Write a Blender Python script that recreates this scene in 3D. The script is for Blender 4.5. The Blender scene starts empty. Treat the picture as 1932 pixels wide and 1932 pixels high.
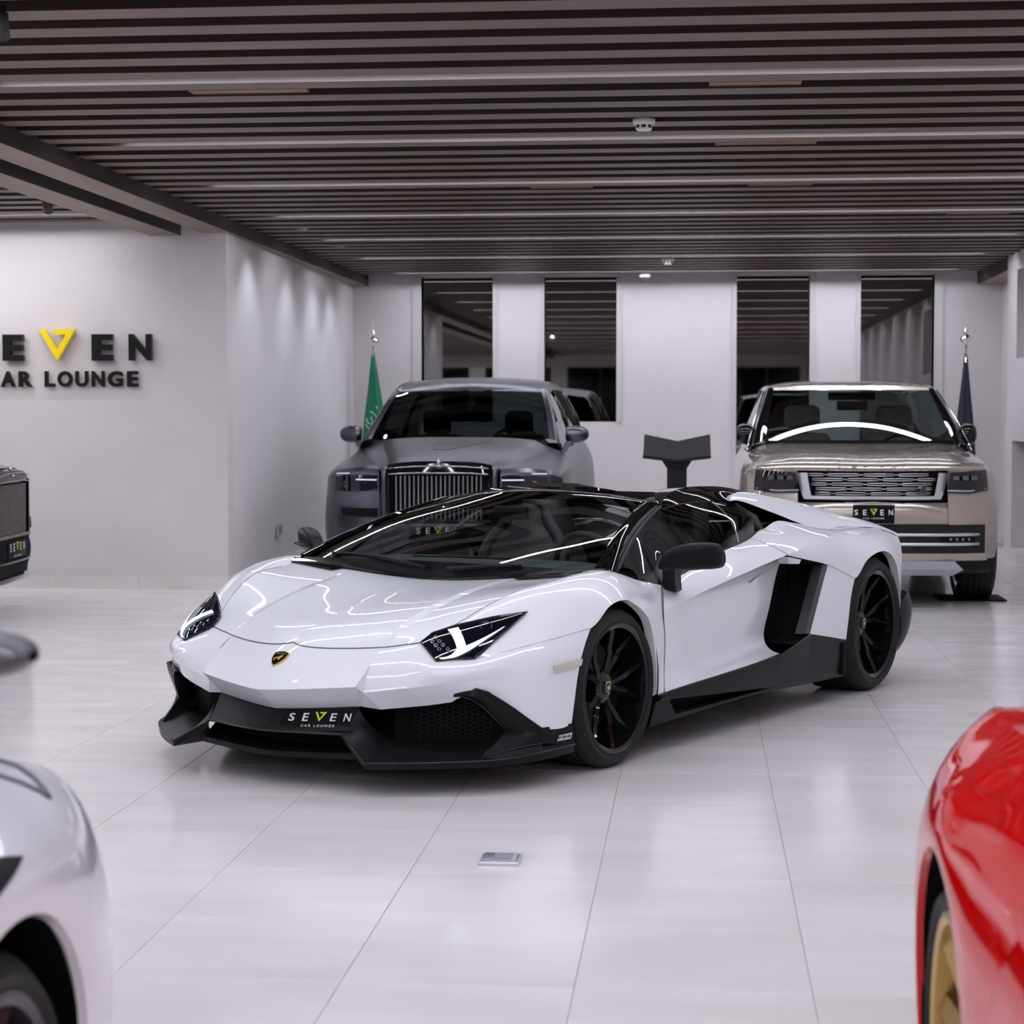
import bpy, bmesh, math, random
import numpy as np
from mathutils import Vector, Matrix

# ------------------------------------------------------------------ scene, camera, world, exposure
scene = bpy.context.scene
COL = scene.collection
random.seed(7)
FPX, CAM_H = 3659.4, 1.4588
cam_d = bpy.data.cameras.new('camera')
cam = bpy.data.objects.new('camera', cam_d)
COL.objects.link(cam)
cam_d.sensor_width = 36.0
cam_d.lens = FPX / 1932.0 * 36.0
cam.location = (0, 0, CAM_H)
cam.rotation_euler = (math.radians(90 - 2.8630), 0, math.radians(5.4481))
cam_d.clip_start = 0.05
cam_d.clip_end = 100
cam_d.dof.use_dof = True
cam_d.dof.focus_distance = 8.9
cam_d.dof.aperture_fstop = 5.0
scene.camera = cam

scene.view_settings.view_transform = 'Standard'
scene.view_settings.look = 'None'
scene.view_settings.gamma = 1.0
scene.view_settings.use_curve_mapping = False
scene.view_settings.exposure = 0.03

world = bpy.data.worlds.new('world')
scene.world = world
world.use_nodes = True
world.node_tree.nodes['Background'].inputs[0].default_value = (0.01, 0.011, 0.014, 1)
world.node_tree.nodes['Background'].inputs[1].default_value = 1.0
LED_STRENGTH = 53.0
SPOT_POWER = 60.0
scene.cycles.max_bounces = 7
scene.cycles.diffuse_bounces = 3
scene.cycles.glossy_bounces = 4
scene.cycles.transparent_max_bounces = 8
scene.cycles.adaptive_threshold = 0.03

# ------------------------------------------------------------------ materials
MATS = {}
def mat(name, col, rough=0.5, metal=0.0, coat=0.0, spec=0.5, emit=None, estr=0.0, coat_rough=0.03, coat_ior=1.5):
    if name in MATS: return MATS[name]
    m = bpy.data.materials.new(name); m.use_nodes = True
    b = m.node_tree.nodes['Principled BSDF']
    b.inputs['Base Color'].default_value = (*col, 1)
    b.inputs['Roughness'].default_value = rough
    b.inputs['Metallic'].default_value = metal
    b.inputs['Coat Weight'].default_value = coat
    b.inputs['Coat Roughness'].default_value = coat_rough
    b.inputs['Specular IOR Level'].default_value = spec
    b.inputs['Coat IOR'].default_value = coat_ior
    if emit:
        b.inputs['Emission Color'].default_value = (*emit, 1)
        b.inputs['Emission Strength'].default_value = estr
        if estr < 30: m.cycles.emission_sampling = 'NONE'
    MATS[name] = m
    return m

def noise_color(m, c1, c2, scale=(1, 1, 1), nscale=3.0, detail=6, coord='Object', bump=0.0, rough_var=0.0, info=False):
    """procedural colour variation (grain, stain) on a Principled material"""
    nt = m.node_tree; b = nt.nodes['Principled BSDF']
    tc = nt.nodes.new('ShaderNodeTexCoord'); mp = nt.nodes.new('ShaderNodeMapping')
    nt.links.new(tc.outputs[coord], mp.inputs[0]); mp.inputs['Scale'].default_value = scale
    if info:
        oi = nt.nodes.new('ShaderNodeObjectInfo'); vm = nt.nodes.new('ShaderNodeVectorMath'); vm.operation = 'SCALE'
        cmb = nt.nodes.new('ShaderNodeCombineXYZ')
        for i in range(3): nt.links.new(oi.outputs['Random'], cmb.inputs[i])
        nt.links.new(cmb.outputs[0], vm.inputs[0]); vm.inputs['Scale'].default_value = 37.0
        nt.links.new(vm.outputs[0], mp.inputs['Location'])
    n = nt.nodes.new('ShaderNodeTexNoise'); n.inputs['Scale'].default_value = nscale; n.inputs['Detail'].default_value = detail
    nt.links.new(mp.outputs[0], n.inputs['Vector'])
    r = nt.nodes.new('ShaderNodeValToRGB')
    r.color_ramp.elements[0].position = 0.32; r.color_ramp.elements[1].position = 0.68
    r.color_ramp.elements[0].color = (*c1, 1); r.color_ramp.elements[1].color = (*c2, 1)
    nt.links.new(n.outputs['Fac'], r.inputs[0]); nt.links.new(r.outputs[0], b.inputs['Base Color'])
    if rough_var:
        mr = nt.nodes.new('ShaderNodeMapRange'); base = b.inputs['Roughness'].default_value
        mr.inputs['To Min'].default_value = base; mr.inputs['To Max'].default_value = base + rough_var
        nt.links.new(n.outputs['Fac'], mr.inputs['Value']); nt.links.new(mr.outputs[0], b.inputs['Roughness'])
    if bump:
        bp = nt.nodes.new('ShaderNodeBump'); bp.inputs['Strength'].default_value = bump; bp.inputs['Distance'].default_value = 0.002
        nt.links.new(n.outputs['Fac'], bp.inputs['Height']); nt.links.new(bp.outputs[0], b.inputs['Normal'])
    return m

def glass(name, tint, ior=1.45, refl=(1, 1, 1)):
    if name in MATS: return MATS[name]
    m = bpy.data.materials.new(name); m.use_nodes = True
    nt = m.node_tree; nt.nodes.clear()
    out = nt.nodes.new('ShaderNodeOutputMaterial'); mx = nt.nodes.new('ShaderNodeMixShader')
    fr = nt.nodes.new('ShaderNodeFresnel'); fr.inputs['IOR'].default_value = ior
    geo = nt.nodes.new('ShaderNodeNewGeometry')
    mth = nt.nodes.new('ShaderNodeMix'); mth.data_type = 'FLOAT'
    # same reflectance from both sides of the thin pane
    mm = nt.nodes.new('ShaderNodeMix'); mm.data_type = 'FLOAT'; mm.inputs[2].default_value = ior; mm.inputs[3].default_value = 1.0 / ior
    nt.links.new(geo.outputs['Backfacing'], mm.inputs[0]); nt.links.new(mm.outputs[0], fr.inputs['IOR'])
    tr = nt.nodes.new('ShaderNodeBsdfTransparent'); tr.inputs[0].default_value = (*tint, 1)
    gl = nt.nodes.new('ShaderNodeBsdfGlossy'); gl.inputs['Roughness'].default_value = 0.0; gl.inputs['Color'].default_value = (*refl, 1)
    nt.links.new(fr.outputs[0], mx.inputs[0]); nt.links.new(tr.outputs[0], mx.inputs[1]); nt.links.new(gl.outputs[0], mx.inputs[2])
    nt.links.new(mx.outputs[0], out.inputs[0])
    nt.nodes.remove(mth)
    MATS[name] = m
    return m

# ------------------------------------------------------------------ mesh helpers
def link(o, parent=None):
    COL.objects.link(o)
    if parent is not None: o.parent = parent
    return o
def empty(name, loc=(0, 0, 0), rz=0.0, parent=None):
    o = bpy.data.objects.new(name, None); o.location = loc; o.rotation_euler = (0, 0, rz)
    o.empty_display_size = 0.1
    return link(o, parent)
def tag(o, label=None, cat=None, group=None, kind=None):
    if label: o['label'] = label
    if cat: o['category'] = cat
    if group: o['group'] = group
    if kind: o['kind'] = kind
    return o

def spline(pts, breaks, n):
    """interpolating Hermite spline; returns list of segment point arrays split at breaks"""
    P = [np.array(p, float) for p in pts]; k = len(P)
    if k == 1: return [np.array(P)]
    t = [0.0]
    for i in range(1, k): t.append(t[-1] + max(np.linalg.norm(P[i] - P[i-1]) ** 0.5, 1e-4))
    bk = sorted({0, k - 1} | {b for b in breaks if 0 < b < k - 1})
    segs = []
    for a, b in zip(bk[:-1], bk[1:]):
        m = {}
        for i in range(a, b + 1):
            if b - a == 1: m[i] = (P[b] - P[a]) / (t[b] - t[a])
            elif i == a or i == b:
                i0, i1, i2 = (a, a + 1, a + 2) if i == a else (b, b - 1, b - 2)
                d1 = (P[i1] - P[i0]) / (t[i1] - t[i0]); d2 = (P[i2] - P[i1]) / (t[i2] - t[i1])
                h1 = abs(t[i1] - t[i0]); h2 = abs(t[i2] - t[i1])
                m[i] = d1 + (d1 - d2) * h1 / (h1 + h2)
            else:
                h1 = t[i] - t[i-1]; h2 = t[i+1] - t[i]
                d1 = (P[i] - P[i-1]) / h1; d2 = (P[i+1] - P[i]) / h2
                m[i] = (d1 * h2 + d2 * h1) / (h1 + h2)
        out = []
        for i in range(a, b):
            h = t[i+1] - t[i]
            for s in range(n + (1 if i == b - 1 else 0)):
                u = s / n
                out.append((2*u**3 - 3*u**2 + 1) * P[i] + (u**3 - 2*u**2 + u) * h * m[i] + (-2*u**3 + 3*u**2) * P[i+1] + (u**3 - u**2) * h * m[i+1])
        segs.append(np.array(out))
    return segs

class MB:
    """collects patches, boxes, tubes; build() links them as one mesh object"""
    def __init__(s): s.v = []; s.f = []
    def add(s, verts, faces, flip=False):
        o = len(s.v); s.v += [tuple(map(float, p)) for p in verts]
        for f in faces: s.f.append(tuple(o + i for i in (reversed(f) if flip else f)))
        return s
    def patch(s, grid, cu=(), cv=(), n=5, nv=None, flip=False, mir=False):
        nv = nv or n
        rows = [spline(r, cu, n) for r in grid]
        for sgi in range(len(rows[0])):
            R = [r[sgi] for r in rows]; w = len(R[0])
            cols = [spline([R[i][j] for i in range(len(R))], cv, nv) for j in range(w)]
            for vs in range(len(cols[0])):
                hgt = len(cols[0][vs])
                verts = [cols[j][vs][i] for i in range(hgt) for j in range(w)]
                faces = [(i*w+j, i*w+j+1, (i+1)*w+j+1, (i+1)*w+j) for i in range(hgt-1) for j in range(w-1)]
                s.add(verts, faces, flip)
                if mir: s.add([(p[0], -p[1], p[2]) for p in verts], faces, not flip)
        return s
    def poly(s, pts, flip=False, mir=False):
        s.add(pts, [tuple(range(len(pts)))], flip)
        if mir: s.add([(p[0], -p[1], p[2]) for p in pts], [tuple(range(len(pts)))], not flip)
        return s
    def box(s, x0, x1, y0, y1, z0, z1):
        v = [(x, y, z) for z in (z0, z1) for y in (y0, y1) for x in (x0, x1)]
        return s.add(v, [(0,2,3,1),(4,5,7,6),(0,1,5,4),(2,6,7,3),(0,4,6,2),(1,3,7,5)])
    def hexa(s, bot, top):
        """8-corner solid: bottom ring (4), top ring (4)"""
        return s.add(list(bot) + list(top), [(3,2,1,0),(4,5,6,7),(0,1,5,4),(1,2,6,5),(2,3,7,6),(3,0,4,7)])
    def prism(s, pts, axis, d0, d1):
        """extrude a 2D outline along axis (0,1,2); outline gives the two other coords"""
        def mk(p, d):
            q = [0, 0, 0]; r = [i for i in range(3) if i != axis]; q[r[0]], q[r[1]] = p; q[axis] = d; return tuple(q)
        n = len(pts); v = [mk(p, d0) for p in pts] + [mk(p, d1) for p in pts]
        f = [tuple(range(n-1, -1, -1)), tuple(range(n, 2*n))] + [(i, (i+1) % n, n+(i+1) % n, n+i) for i in range(n)]
        return s.add(v, f)
    def tube(s, pts, r, sides=6, smooth_n=0, closed=False, caps=True, mir=False):
        if smooth_n: pts = list(spline(pts, (), smooth_n)[0])
        P = [np.array(p, float) for p in pts]; k = len(P)
        rr = r if hasattr(r, '__len__') else [r] * k
        if len(rr) != k: rr = list(np.interp(np.linspace(0, 1, k), np.linspace(0, 1, len(rr)), rr))
        verts = []; up = None
        for i in range(k):
            d = (P[(i+1) % k] - P[i-1]) if closed else (P[min(i+1, k-1)] - P[max(i-1, 0)])
            d = d / (np.linalg.norm(d) + 1e-9)
            if up is None:
                up = np.array([0, 0, 1.0]) if abs(d[2]) < 0.9 else np.array([1.0, 0, 0])
            a = np.cross(d, up); a /= np.linalg.norm(a) + 1e-9; b = np.cross(a, d); up = b
            for q in range(sides):
                an = 2*math.pi*q/sides
                verts.append(P[i] + rr[i] * (a*math.cos(an) + b*math.sin(an)))
        faces = []
        for i in range(k if closed else k-1):
            for q in range(sides):
                i2 = (i+1) % k
                faces.append((i*sides+q, i*sides+(q+1) % sides, i2*sides+(q+1) % sides, i2*sides+q))
        if caps and not closed:
            faces.append(tuple(range(sides-1, -1, -1))); faces.append(tuple((k-1)*sides+q for q in range(sides)))
        s.add(verts, faces)
        if mir: s.add([(p[0], -p[1], p[2]) for p in verts], faces, True)
        return s
    def lathe(s, prof, axis=1, center=(0, 0, 0), n=48, a0=0, a1=2*math.pi):
        """profile of (radius, offset along axis)"""
        full = abs(a1 - a0 - 2*math.pi) < 1e-6; m = n if full else n+1; k = len(prof)
        v = []
        r_ = [i for i in range(3) if i != axis]
        for i in range(m):
            a = a0 + (a1-a0)*i/n
            for (r, o) in prof:
                q = [0, 0, 0]; q[r_[0]] = r*math.cos(a); q[r_[1]] = r*math.sin(a); q[axis] = o
                v.append((q[0]+center[0], q[1]+center[1], q[2]+center[2]))
        f = [(i*k+j, ((i+1) % m)*k+j, ((i+1) % m)*k+j+1, i*k+j+1) for i in range(n) for j in range(k-1)]
        return s.add(v, f)
    def build(s, name, m, parent=None, smooth=True, auto=None, weld=False):
        me = bpy.data.meshes.new(name); me.from_pydata(s.v, [], s.f); me.update()
        if weld or auto is not None:
            bm = bmesh.new(); bm.from_mesh(me); bmesh.ops.remove_doubles(bm, verts=bm.verts, dist=0.0004)
            if auto is not None: bmesh.ops.recalc_face_normals(bm, faces=bm.faces)
            bm.to_mesh(me); bm.free()
        if smooth:
            for p in me.polygons: p.use_smooth = True
            if auto is not None: me.set_sharp_from_angle(angle=math.radians(auto))
        if m: me.materials.append(m)
        return link(bpy.data.objects.new(name, me), parent)

def rounded_box(mb, x0, x1, y0, y1, z0, z1, b):
    bm = bmesh.new(); bmesh.ops.create_cube(bm, size=1.0)
    for v in bm.verts: v.co = Vector(((x0+x1)/2+v.co.x*(x1-x0), (y0+y1)/2+v.co.y*(y1-y0), (z0+z1)/2+v.co.z*(z1-z0)))
    bmesh.ops.bevel(bm, geom=list(bm.edges), offset=b, segments=3, affect='EDGES', profile=0.5)
    bm.verts.ensure_lookup_table()
    mb.add([v.co[:] for v in bm.verts], [[v.index for v in f.verts] for f in bm.faces]); bm.free()
    return mb

_glyph = {}
def glyph_mesh(txt, bold=0.0, depth=0.0, spacing=1.0):
    """lettering as a flat or raised mesh from the built-in font; unit height letters in the XY plane"""
    key = (txt, bold, depth, spacing)
    if key in _glyph: return _glyph[key]
    cu = bpy.data.curves.new('lettering', 'FONT'); cu.body = txt; cu.size = 1.0; cu.offset = bold; cu.extrude = depth
    cu.align_x = 'CENTER'; cu.align_y = 'BOTTOM_BASELINE'; cu.space_character = spacing; cu.resolution_u = 4
    o = bpy.data.objects.new('lettering', cu); COL.objects.link(o)
    dg = bpy.context.evaluated_depsgraph_get(); dg.update()
    me = bpy.data.meshes.new_from_object(o.evaluated_get(dg))
    bpy.data.objects.remove(o); bpy.data.curves.remove(cu)
    V = [tuple(v.co) for v in me.vertices]; F = [tuple(p.vertices) for p in me.polygons]
    bpy.data.meshes.remove(me)
    _glyph[key] = (V, F); return _glyph[key]
def fit_text(txt, x0, x1, z0, z1, bold=0.0, depth=0.0, spacing=1.0, shear=0.0):
    """verts (u, v, w) fitted to the given rectangle"""
    V, F = glyph_mesh(txt, bold, depth, spacing)
    us = [v[0] for v in V]; vs = [v[1] for v in V]
    a, b, c, d = min(us), max(us), min(vs), max(vs)
    out = [(x0 + (v[0]-a)/(b-a)*(x1-x0) + shear*(v[1]-c)/(d-c)*(z1-z0), z0 + (v[1]-c)/(d-c)*(z1-z0), v[2]) for v in V]
    return out, F
VLOGO = [(0, 0), (0.177, 0), (0.501, -0.651), (0.738, -0.176), (0.472, -0.176), (0.387, 0), (1.0, 0), (0.501, -1.0)]
def frame_map(O, U, V, N):
    O, U, V, N = (np.array(q, float) for q in (O, U, V, N))
    return lambda p: tuple(O + p[0]*U + p[1]*V + (p[2] if len(p) > 2 else 0)*N)

def plate_lettering(parent, fm, w, white, green, off=0.004, k=0.0):
    """the SEVEN / CAR LOUNGE lettering; fm maps (u right, v up, n out); w = width of the word"""
    s = w / 0.80
    def put(name, V, F, m):
        MB().add([fm((p[0]*s, p[1]*s + k, off)) for p in V], F).build(name, m, parent, smooth=False)
    h = 0.115
    for ch, cx, cw in (('S', -.365, .075), ('E', -.185, .075), ('E', .175, .075), ('N', .355, .085)):
        V, F = fit_text(ch, cx-cw/2, cx+cw/2, 0, h, bold=0.012)
        put('letter', V, F, white)
    V = [(-.075+.15*p[0], h+.018+.155*p[1]*0.9) for p in VLOGO]
    put('letter', V, [(0,1,2,7), (2,3,6,7), (3,4,5,6)], green)
    V, F = fit_text('CAR LOUNGE', -.215, .215, -.085, -.05, bold=0.01, spacing=1.5)
    put('lettering', V, F, white)
# ------------------------------------------------------------------ the room
RX, XL, YB, YS, YF = 3.16, -10.8, 22.6, 15.85, -7.0
CEIL = 3.07
M_wall = noise_color(mat('wall_paint', (.60, .565, .56), .62), (.59, .548, .543), (.62, .578, .573), nscale=2.2)
M_wallc = noise_color(mat('wall_paint_cool', (.62, .58, .59), .6), (.615, .575, .583), (.645, .605, .613), nscale=2.2)
M_tile = noise_color(mat('floor_tile', (.66, .63, .62), .085, spec=.5), (.675, .63, .63), (.735, .70, .705), scale=(1, 3.2, 1), nscale=1.3, rough_var=.11, info=True)
M_grout = mat('grout', (.40, .385, .38), .8)
M_base = noise_color(mat('skirting_tile', (.62, .58, .56), .3), (.63, .585, .56), (.74, .70, .675), scale=(1, 3, 3), nscale=1.3)
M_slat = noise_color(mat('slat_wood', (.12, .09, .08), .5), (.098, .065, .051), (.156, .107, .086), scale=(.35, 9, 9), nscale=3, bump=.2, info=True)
M_slat_side = noise_color(mat('slat_wood_shaded', (.024, .0135, .011), .55), (.019, .0105, .0085), (.032, .019, .0155), scale=(.35, 9, 9), nscale=3, info=True)  # shade in the gaps between slats, painted into the side faces' colour
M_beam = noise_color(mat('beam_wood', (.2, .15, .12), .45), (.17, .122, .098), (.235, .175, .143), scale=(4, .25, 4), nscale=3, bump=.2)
M_block = noise_color(mat('block_wood', (.25, .14, .07), .5), (.17, .09, .045), (.26, .15, .08), scale=(.5, 6, 6), nscale=4)
M_void = mat('ceiling_void', (.02, .017, .016), .9)
M_led = mat('led_diffuser', (.9, .9, .9), .5, emit=(.945, .96, 1.075), estr=LED_STRENGTH)
M_black = mat('black_powder_coat', (.018, .018, .02), .42)
M_white_pl = mat('white_plastic', (.75, .75, .74), .4)
M_dark_pl = mat('dark_plastic', (.03, .03, .032), .45)
M_chrome = mat('chrome', (.86, .86, .88), .08, metal=1.0)

floor = MB().box(XL, RX+.6, YF, YB+.5, -.12, -.004).build('floor', M_grout, None, smooth=False); tag(floor, kind='structure')
# 60 cm tiles: the ones that show largest are pieces of their own, the others are one object
TS = 0.6025; X0 = -0.3055; Y0 = 5.477
tile_me = None
def tile_mesh(w=TS-.0022):
    mb = MB(); b = .0008; h = w/2
    v = [(-h, -h, -.004), (h, -h, -.004), (h, h, -.004), (-h, h, -.004), (-h, -h, -b), (h, -h, -b), (h, h, -b), (-h, h, -b), (-h+b, -h+b, 0), (h-b, -h+b, 0), (h-b, h-b, 0), (-h+b, h-b, 0)]
    f = [(8, 9, 10, 11)] + [(i, (i+1) % 4, 4+(i+1) % 4, 4+i) for i in range(4)] + [(4+i, 4+(i+1) % 4, 8+(i+1) % 4, 8+i) for i in range(4)]
    return v, f
tv, tf = tile_mesh()
tile_me = bpy.data.meshes.new('tile'); tile_me.from_pydata(tv, [], tf); tile_me.materials.append(M_tile)
th = math.radians(5.4481)
def view_px(x, y, z=0):
    Xc = x*math.cos(th) + y*math.sin(th); Yc = -x*math.sin(th) + y*math.cos(th)
    if Yc < .5: return None
    return 966 + FPX*Xc/Yc, 783 + FPX*(CAM_H-z)/Yc, Yc
cand, rest = [], []
for i in range(-18, 7):
    for j in range(-22, 30):
        x = X0 + (i+.5)*TS; y = Y0 + (j+.5)*TS
        if x+TS/2 > RX+.4 or x-TS/2 < XL or y+TS/2 > YB+.4 or y-TS/2 < YF: continue
        v = view_px(x, y); seen = v and -120 < v[0] < 2050 and v[1] < 2080 and y < YB
        if seen and not (x < -4.0 and y > YS): cand.append((v[2], x, y))
        else: rest.append((x, y))
cand.sort()
for d, x, y in cand[:300]:
    o = bpy.data.objects.new('tile', tile_me); o.location = (x, y, 0); link(o, floor)
mb = MB()
for x, y in rest + [(c[1], c[2]) for c in cand[300:]]:
    mb.add([(p[0]+x, p[1]+y, p[2]) for p in tv], tf)
o = mb.build('tile_field', M_tile, floor, smooth=False); tag(o, kind='stuff')

# ceiling: void above, slats below, light strips in the gaps
ceil_o = MB().box(XL-.2, RX+.6, YF-.2, YB+.6, CEIL+.42, CEIL+.5).build('ceiling', M_void, None, smooth=False); tag(ceil_o, kind='structure')
PITCH, SW, SH = .3525, .182, .11
def slat_mesh(L):
    me = bpy.data.meshes.new('slat'); mb = MB().box(-L/2, L/2, -SW/2, SW/2, 0, SH)
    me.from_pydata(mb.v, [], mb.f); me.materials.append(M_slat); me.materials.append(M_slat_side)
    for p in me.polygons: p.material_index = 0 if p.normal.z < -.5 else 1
    return me
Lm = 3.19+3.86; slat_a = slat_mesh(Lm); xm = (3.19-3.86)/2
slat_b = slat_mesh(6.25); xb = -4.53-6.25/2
led_rows = []
LEDY0 = 9.47
j0 = int(math.floor((YF - LEDY0)/PITCH)) + 1
for j in range(j0, 40):
    y = LEDY0 + j*PITCH
    if y > YB-.12: break
    lit = j % 6 == 0
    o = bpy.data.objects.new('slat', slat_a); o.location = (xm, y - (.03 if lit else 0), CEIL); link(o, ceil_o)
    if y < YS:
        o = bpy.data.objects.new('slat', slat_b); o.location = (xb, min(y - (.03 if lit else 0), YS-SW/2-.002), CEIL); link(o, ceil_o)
    if lit: led_rows.append(y-.03)
ORD = ('nearest', 'second', 'third', 'fourth', 'fifth', 'sixth', 'seventh', 'eighth', 'ninth', 'tenth', 'eleventh', 'twelfth', 'thirteenth', 'fourteenth', 'fifteenth')
led_rows.sort(reverse=True); nleft = 0
for k_, y in enumerate(led_rows):
    for (a, b, ok) in ((-3.45, 2.88, True), (-10.7, -4.85, y < YS)):
        if not ok: continue
        if a < -4: y = y-PITCH+.03
        # aluminium channel hung in the gap in front of the slat, diffuser facing down
        ch = MB().box(a, b, y-SW/2-.137, y-SW/2-.07, CEIL+.024, CEIL+.05).build('led_strip', M_black, None, smooth=False)
        if a > -4: lb = 'thin light strip between main ceiling slats, %s from the back wall' % ORD[k_]
        else: lb = 'thin light strip in the left ceiling bay, %s from the sign wall' % ORD[nleft]; nleft += 1
        tag(ch, lb, 'light strip', 'light strips between the ceiling slats')
        MB().box(a+.01, b-.01, y-SW/2-.130, y-SW/2-.078, CEIL+.018, CEIL+.024).build('diffuser', M_led, ch, smooth=False)
# spacer blocks seen in the gaps
for px0, px1, y, k in ((-2.55, -1.95, 9.62, 0), (.05, .50, 9.62, 1), (2.15, 2.8, 9.62, 2), (.1, .7, 11.75, 3), (-1.2, -.75, 13.9, 4), (.35, .8, 13.9, 5), (2.0, 2.5, 15.95, 6)):
    MB().box(px0, px1, y, y+.145, CEIL+.012, CEIL+.06).build('spacer_block', M_block, ceil_o, smooth=False)

# beams: pale undersides; shade on the sides is painted as darker wood
M_beam_side = noise_color(mat('beam_wood_shaded', (.03, .02, .018), .5), (.022, .015, .013), (.040, .028, .024), scale=(4, .25, 4), nscale=3)
def shade_sides(o):
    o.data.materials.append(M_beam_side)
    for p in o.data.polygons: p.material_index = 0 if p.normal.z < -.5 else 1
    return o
# beams
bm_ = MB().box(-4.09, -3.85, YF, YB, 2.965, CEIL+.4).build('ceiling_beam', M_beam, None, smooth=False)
shade_sides(bm_); tag(bm_, 'long brown timber beam running to the back wall at left', 'beam', 'timber ceiling beams')
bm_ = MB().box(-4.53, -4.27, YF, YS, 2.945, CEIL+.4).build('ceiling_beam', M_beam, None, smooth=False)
shade_sides(bm_); tag(bm_, 'shorter brown timber beam ending at the wall with the sign', 'beam', 'timber ceiling beams')
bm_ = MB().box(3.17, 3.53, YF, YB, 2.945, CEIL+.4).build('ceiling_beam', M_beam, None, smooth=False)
shade_sides(bm_); tag(bm_, 'brown timber beam along the right wall at ceiling level', 'beam', 'timber ceiling beams')
MB().box(-4.27, -4.09, YF, YS, CEIL+.05, CEIL+.1).build('ceiling_infill', M_wall, ceil_o, smooth=False)

# walls
def wall(name, mb, m=None): return tag(mb.build(name, m or M_wall, None, smooth=False), kind='structure')
wall('wall_sign', MB().box(XL-.2, -3.89, YS, YS+.2, 0, CEIL+.45))
side = MB().hexa([(-4.09, YS+.2, 0), (-3.89, YS, 0), (-4.03, YB, 0), (-4.25, YB, 0)], [(-4.09, YS+.2, CEIL+.45), (-3.89, YS, CEIL+.45), (-4.03, YB, CEIL+.45), (-4.25, YB, CEIL+.45)])
wall('wall_left_side', side, M_wallc)
wall('wall_left', MB().box(XL-.2, XL, YF-.2, YS, 0, CEIL+.45))
fw = MB(); fw.box(XL-.2, RX+.6, YF-.2, YF, 0, .12); fw.box(XL-.2, RX+.6, YF-.2, YF, 2.75, CEIL+.45)
fx = np.linspace(XL+.4, RX-.2, 7)
for k in range(7): fw.box(fx[k]-.22, fx[k]+.22, YF-.2, YF, .12, 2.75)
fw.box(XL-.2, XL+.4, YF-.2, YF, .12, 2.75); fw.box(RX-.2, RX+.6, YF-.2, YF, .12, 2.75)
wall('wall_front', fw)
for k in range(6):  # unseen glass front, guessed; added to darken what the back panes reflect
    w = MB().box(fx[k]+.22, fx[k+1]-.22, YF-.12, YF-.10, .12, 2.75).build('window_%d' % (k+5), mat('unseen_front_glass', (.006, .007, .009), .03, spec=.5), None, smooth=False); tag(w, kind='structure')
    fr = MB().box((fx[k]+fx[k+1])/2-.025, (fx[k]+fx[k+1])/2+.025, YF-.12, YF-.04, .12, 2.75).box(fx[k]+.22, fx[k+1]-.22, YF-.12, YF-.04, .12, .18).build('window_frame', M_dark_pl, w, smooth=False)
WIN = [(-3.22, -2.38, 1.38), (-1.777, -.937, 1.38), (.447, 1.282, .45), (1.859, 2.69, .45)]
bw = MB(); xs = -4.25
for a, b, z0 in WIN:
    bw.box(xs, a, YB, YB+.25, 0, CEIL+.45); bw.box(a, b, YB, YB+.25, 0, z0); bw.box(a, b, YB, YB+.25, CEIL-.005, CEIL+.45); xs = b
bw.box(xs, 3.7, YB, YB+.25, 0, CEIL+.45)
wall('wall_back', bw, M_wallc)
# right wall with its two recesses
rw = MB(); yr = 20.36
rec = [(17.6, 19.75, 2.02, 2.90), (17.2, 19.95, .115, 1.2)]
ys_ = [YF, 17.2, 17.6, 19.75, 19.95, yr]
rw.box(RX, RX+.5, YF, 17.2, 0, CEIL+.45)
rw.box(RX, RX+.5, 17.2, 17.6, 1.2, CEIL+.45); rw.box(RX, RX+.5, 17.6, 19.75, 1.2, 2.02); rw.box(RX, RX+.5, 17.6, 19.75, 2.9, CEIL+.45)
rw.box(RX, RX+.5, 19.75, 19.95, 1.2, CEIL+.45); rw.box(RX, RX+.5, 19.95, yr, 0, CEIL+.45); rw.box(RX, RX+.5, 17.2, 19.95, 0, .115)
rw.box(RX+.3, RX+.5, 17.2, 19.95, .115, 3.0)
rw.box(3.455, 3.7, yr, YB, 0, CEIL+.45)
wall('wall_right', rw, M_wallc)
# skirting tiles
def skirting(name, p, q, n, h=.112, t=.012):
    p = Vector((*p, 0)); q = Vector((*q, 0)); d = (q-p)/n; nrm = Vector((d.y, -d.x, 0)).normalized()
    root = MB().hexa([p, q, q+nrm*t*.6, p+nrm*t*.6], [v+Vector((0, 0, h-.003)) for v in (p, q, q+nrm*t*.6, p+nrm*t*.6)]).build(name, M_grout, None, smooth=False)
    tag(root, kind='structure')
    for i in range(n):
        a = p+d*i+d*.002; b = p+d*(i+1)-d*.002
        r = [a, b, b+nrm*t, a+nrm*t]
        MB().hexa(r, [v+Vector((0, 0, h)) for v in r]).build('tile', M_base, root, smooth=False)
skirting('baseboard_sign', (XL, YS), (-3.885, YS), 9)
skirting('baseboard_left_side', (-3.89, YS), (-4.03, YB), 11)
skirting('baseboard_back', (-4.03, YB), (3.455, YB), 12)
skirting('baseboard_right', (3.455, YB), (3.455, yr), 4)
skirting('baseboard_right_near', (RX, yr), (RX, 10.0), 17)
# dark coated window panes with slim frames
M_pane = mat('coated_glass', (.27, .265, .26), .02, metal=1.0)
M_frame = mat('window_frame', (.55, .53, .53), .4)
for i, (a, b, z0) in enumerate(WIN):
    w = MB().box(a, b, YB+.10, YB+.12, z0, CEIL).build('window_%d' % (i+1), M_pane, None, smooth=False); tag(w, kind='structure')
    fr = MB()
    fr.box(a-(.11 if i == 0 else .05), a, YB-.02, YB+.10, z0, CEIL); fr.box(b, b+(.10 if i == 3 else .06), YB-.02, YB+.10, z0, CEIL)
    fr.build('window_frame', M_frame, w, smooth=False)
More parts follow.
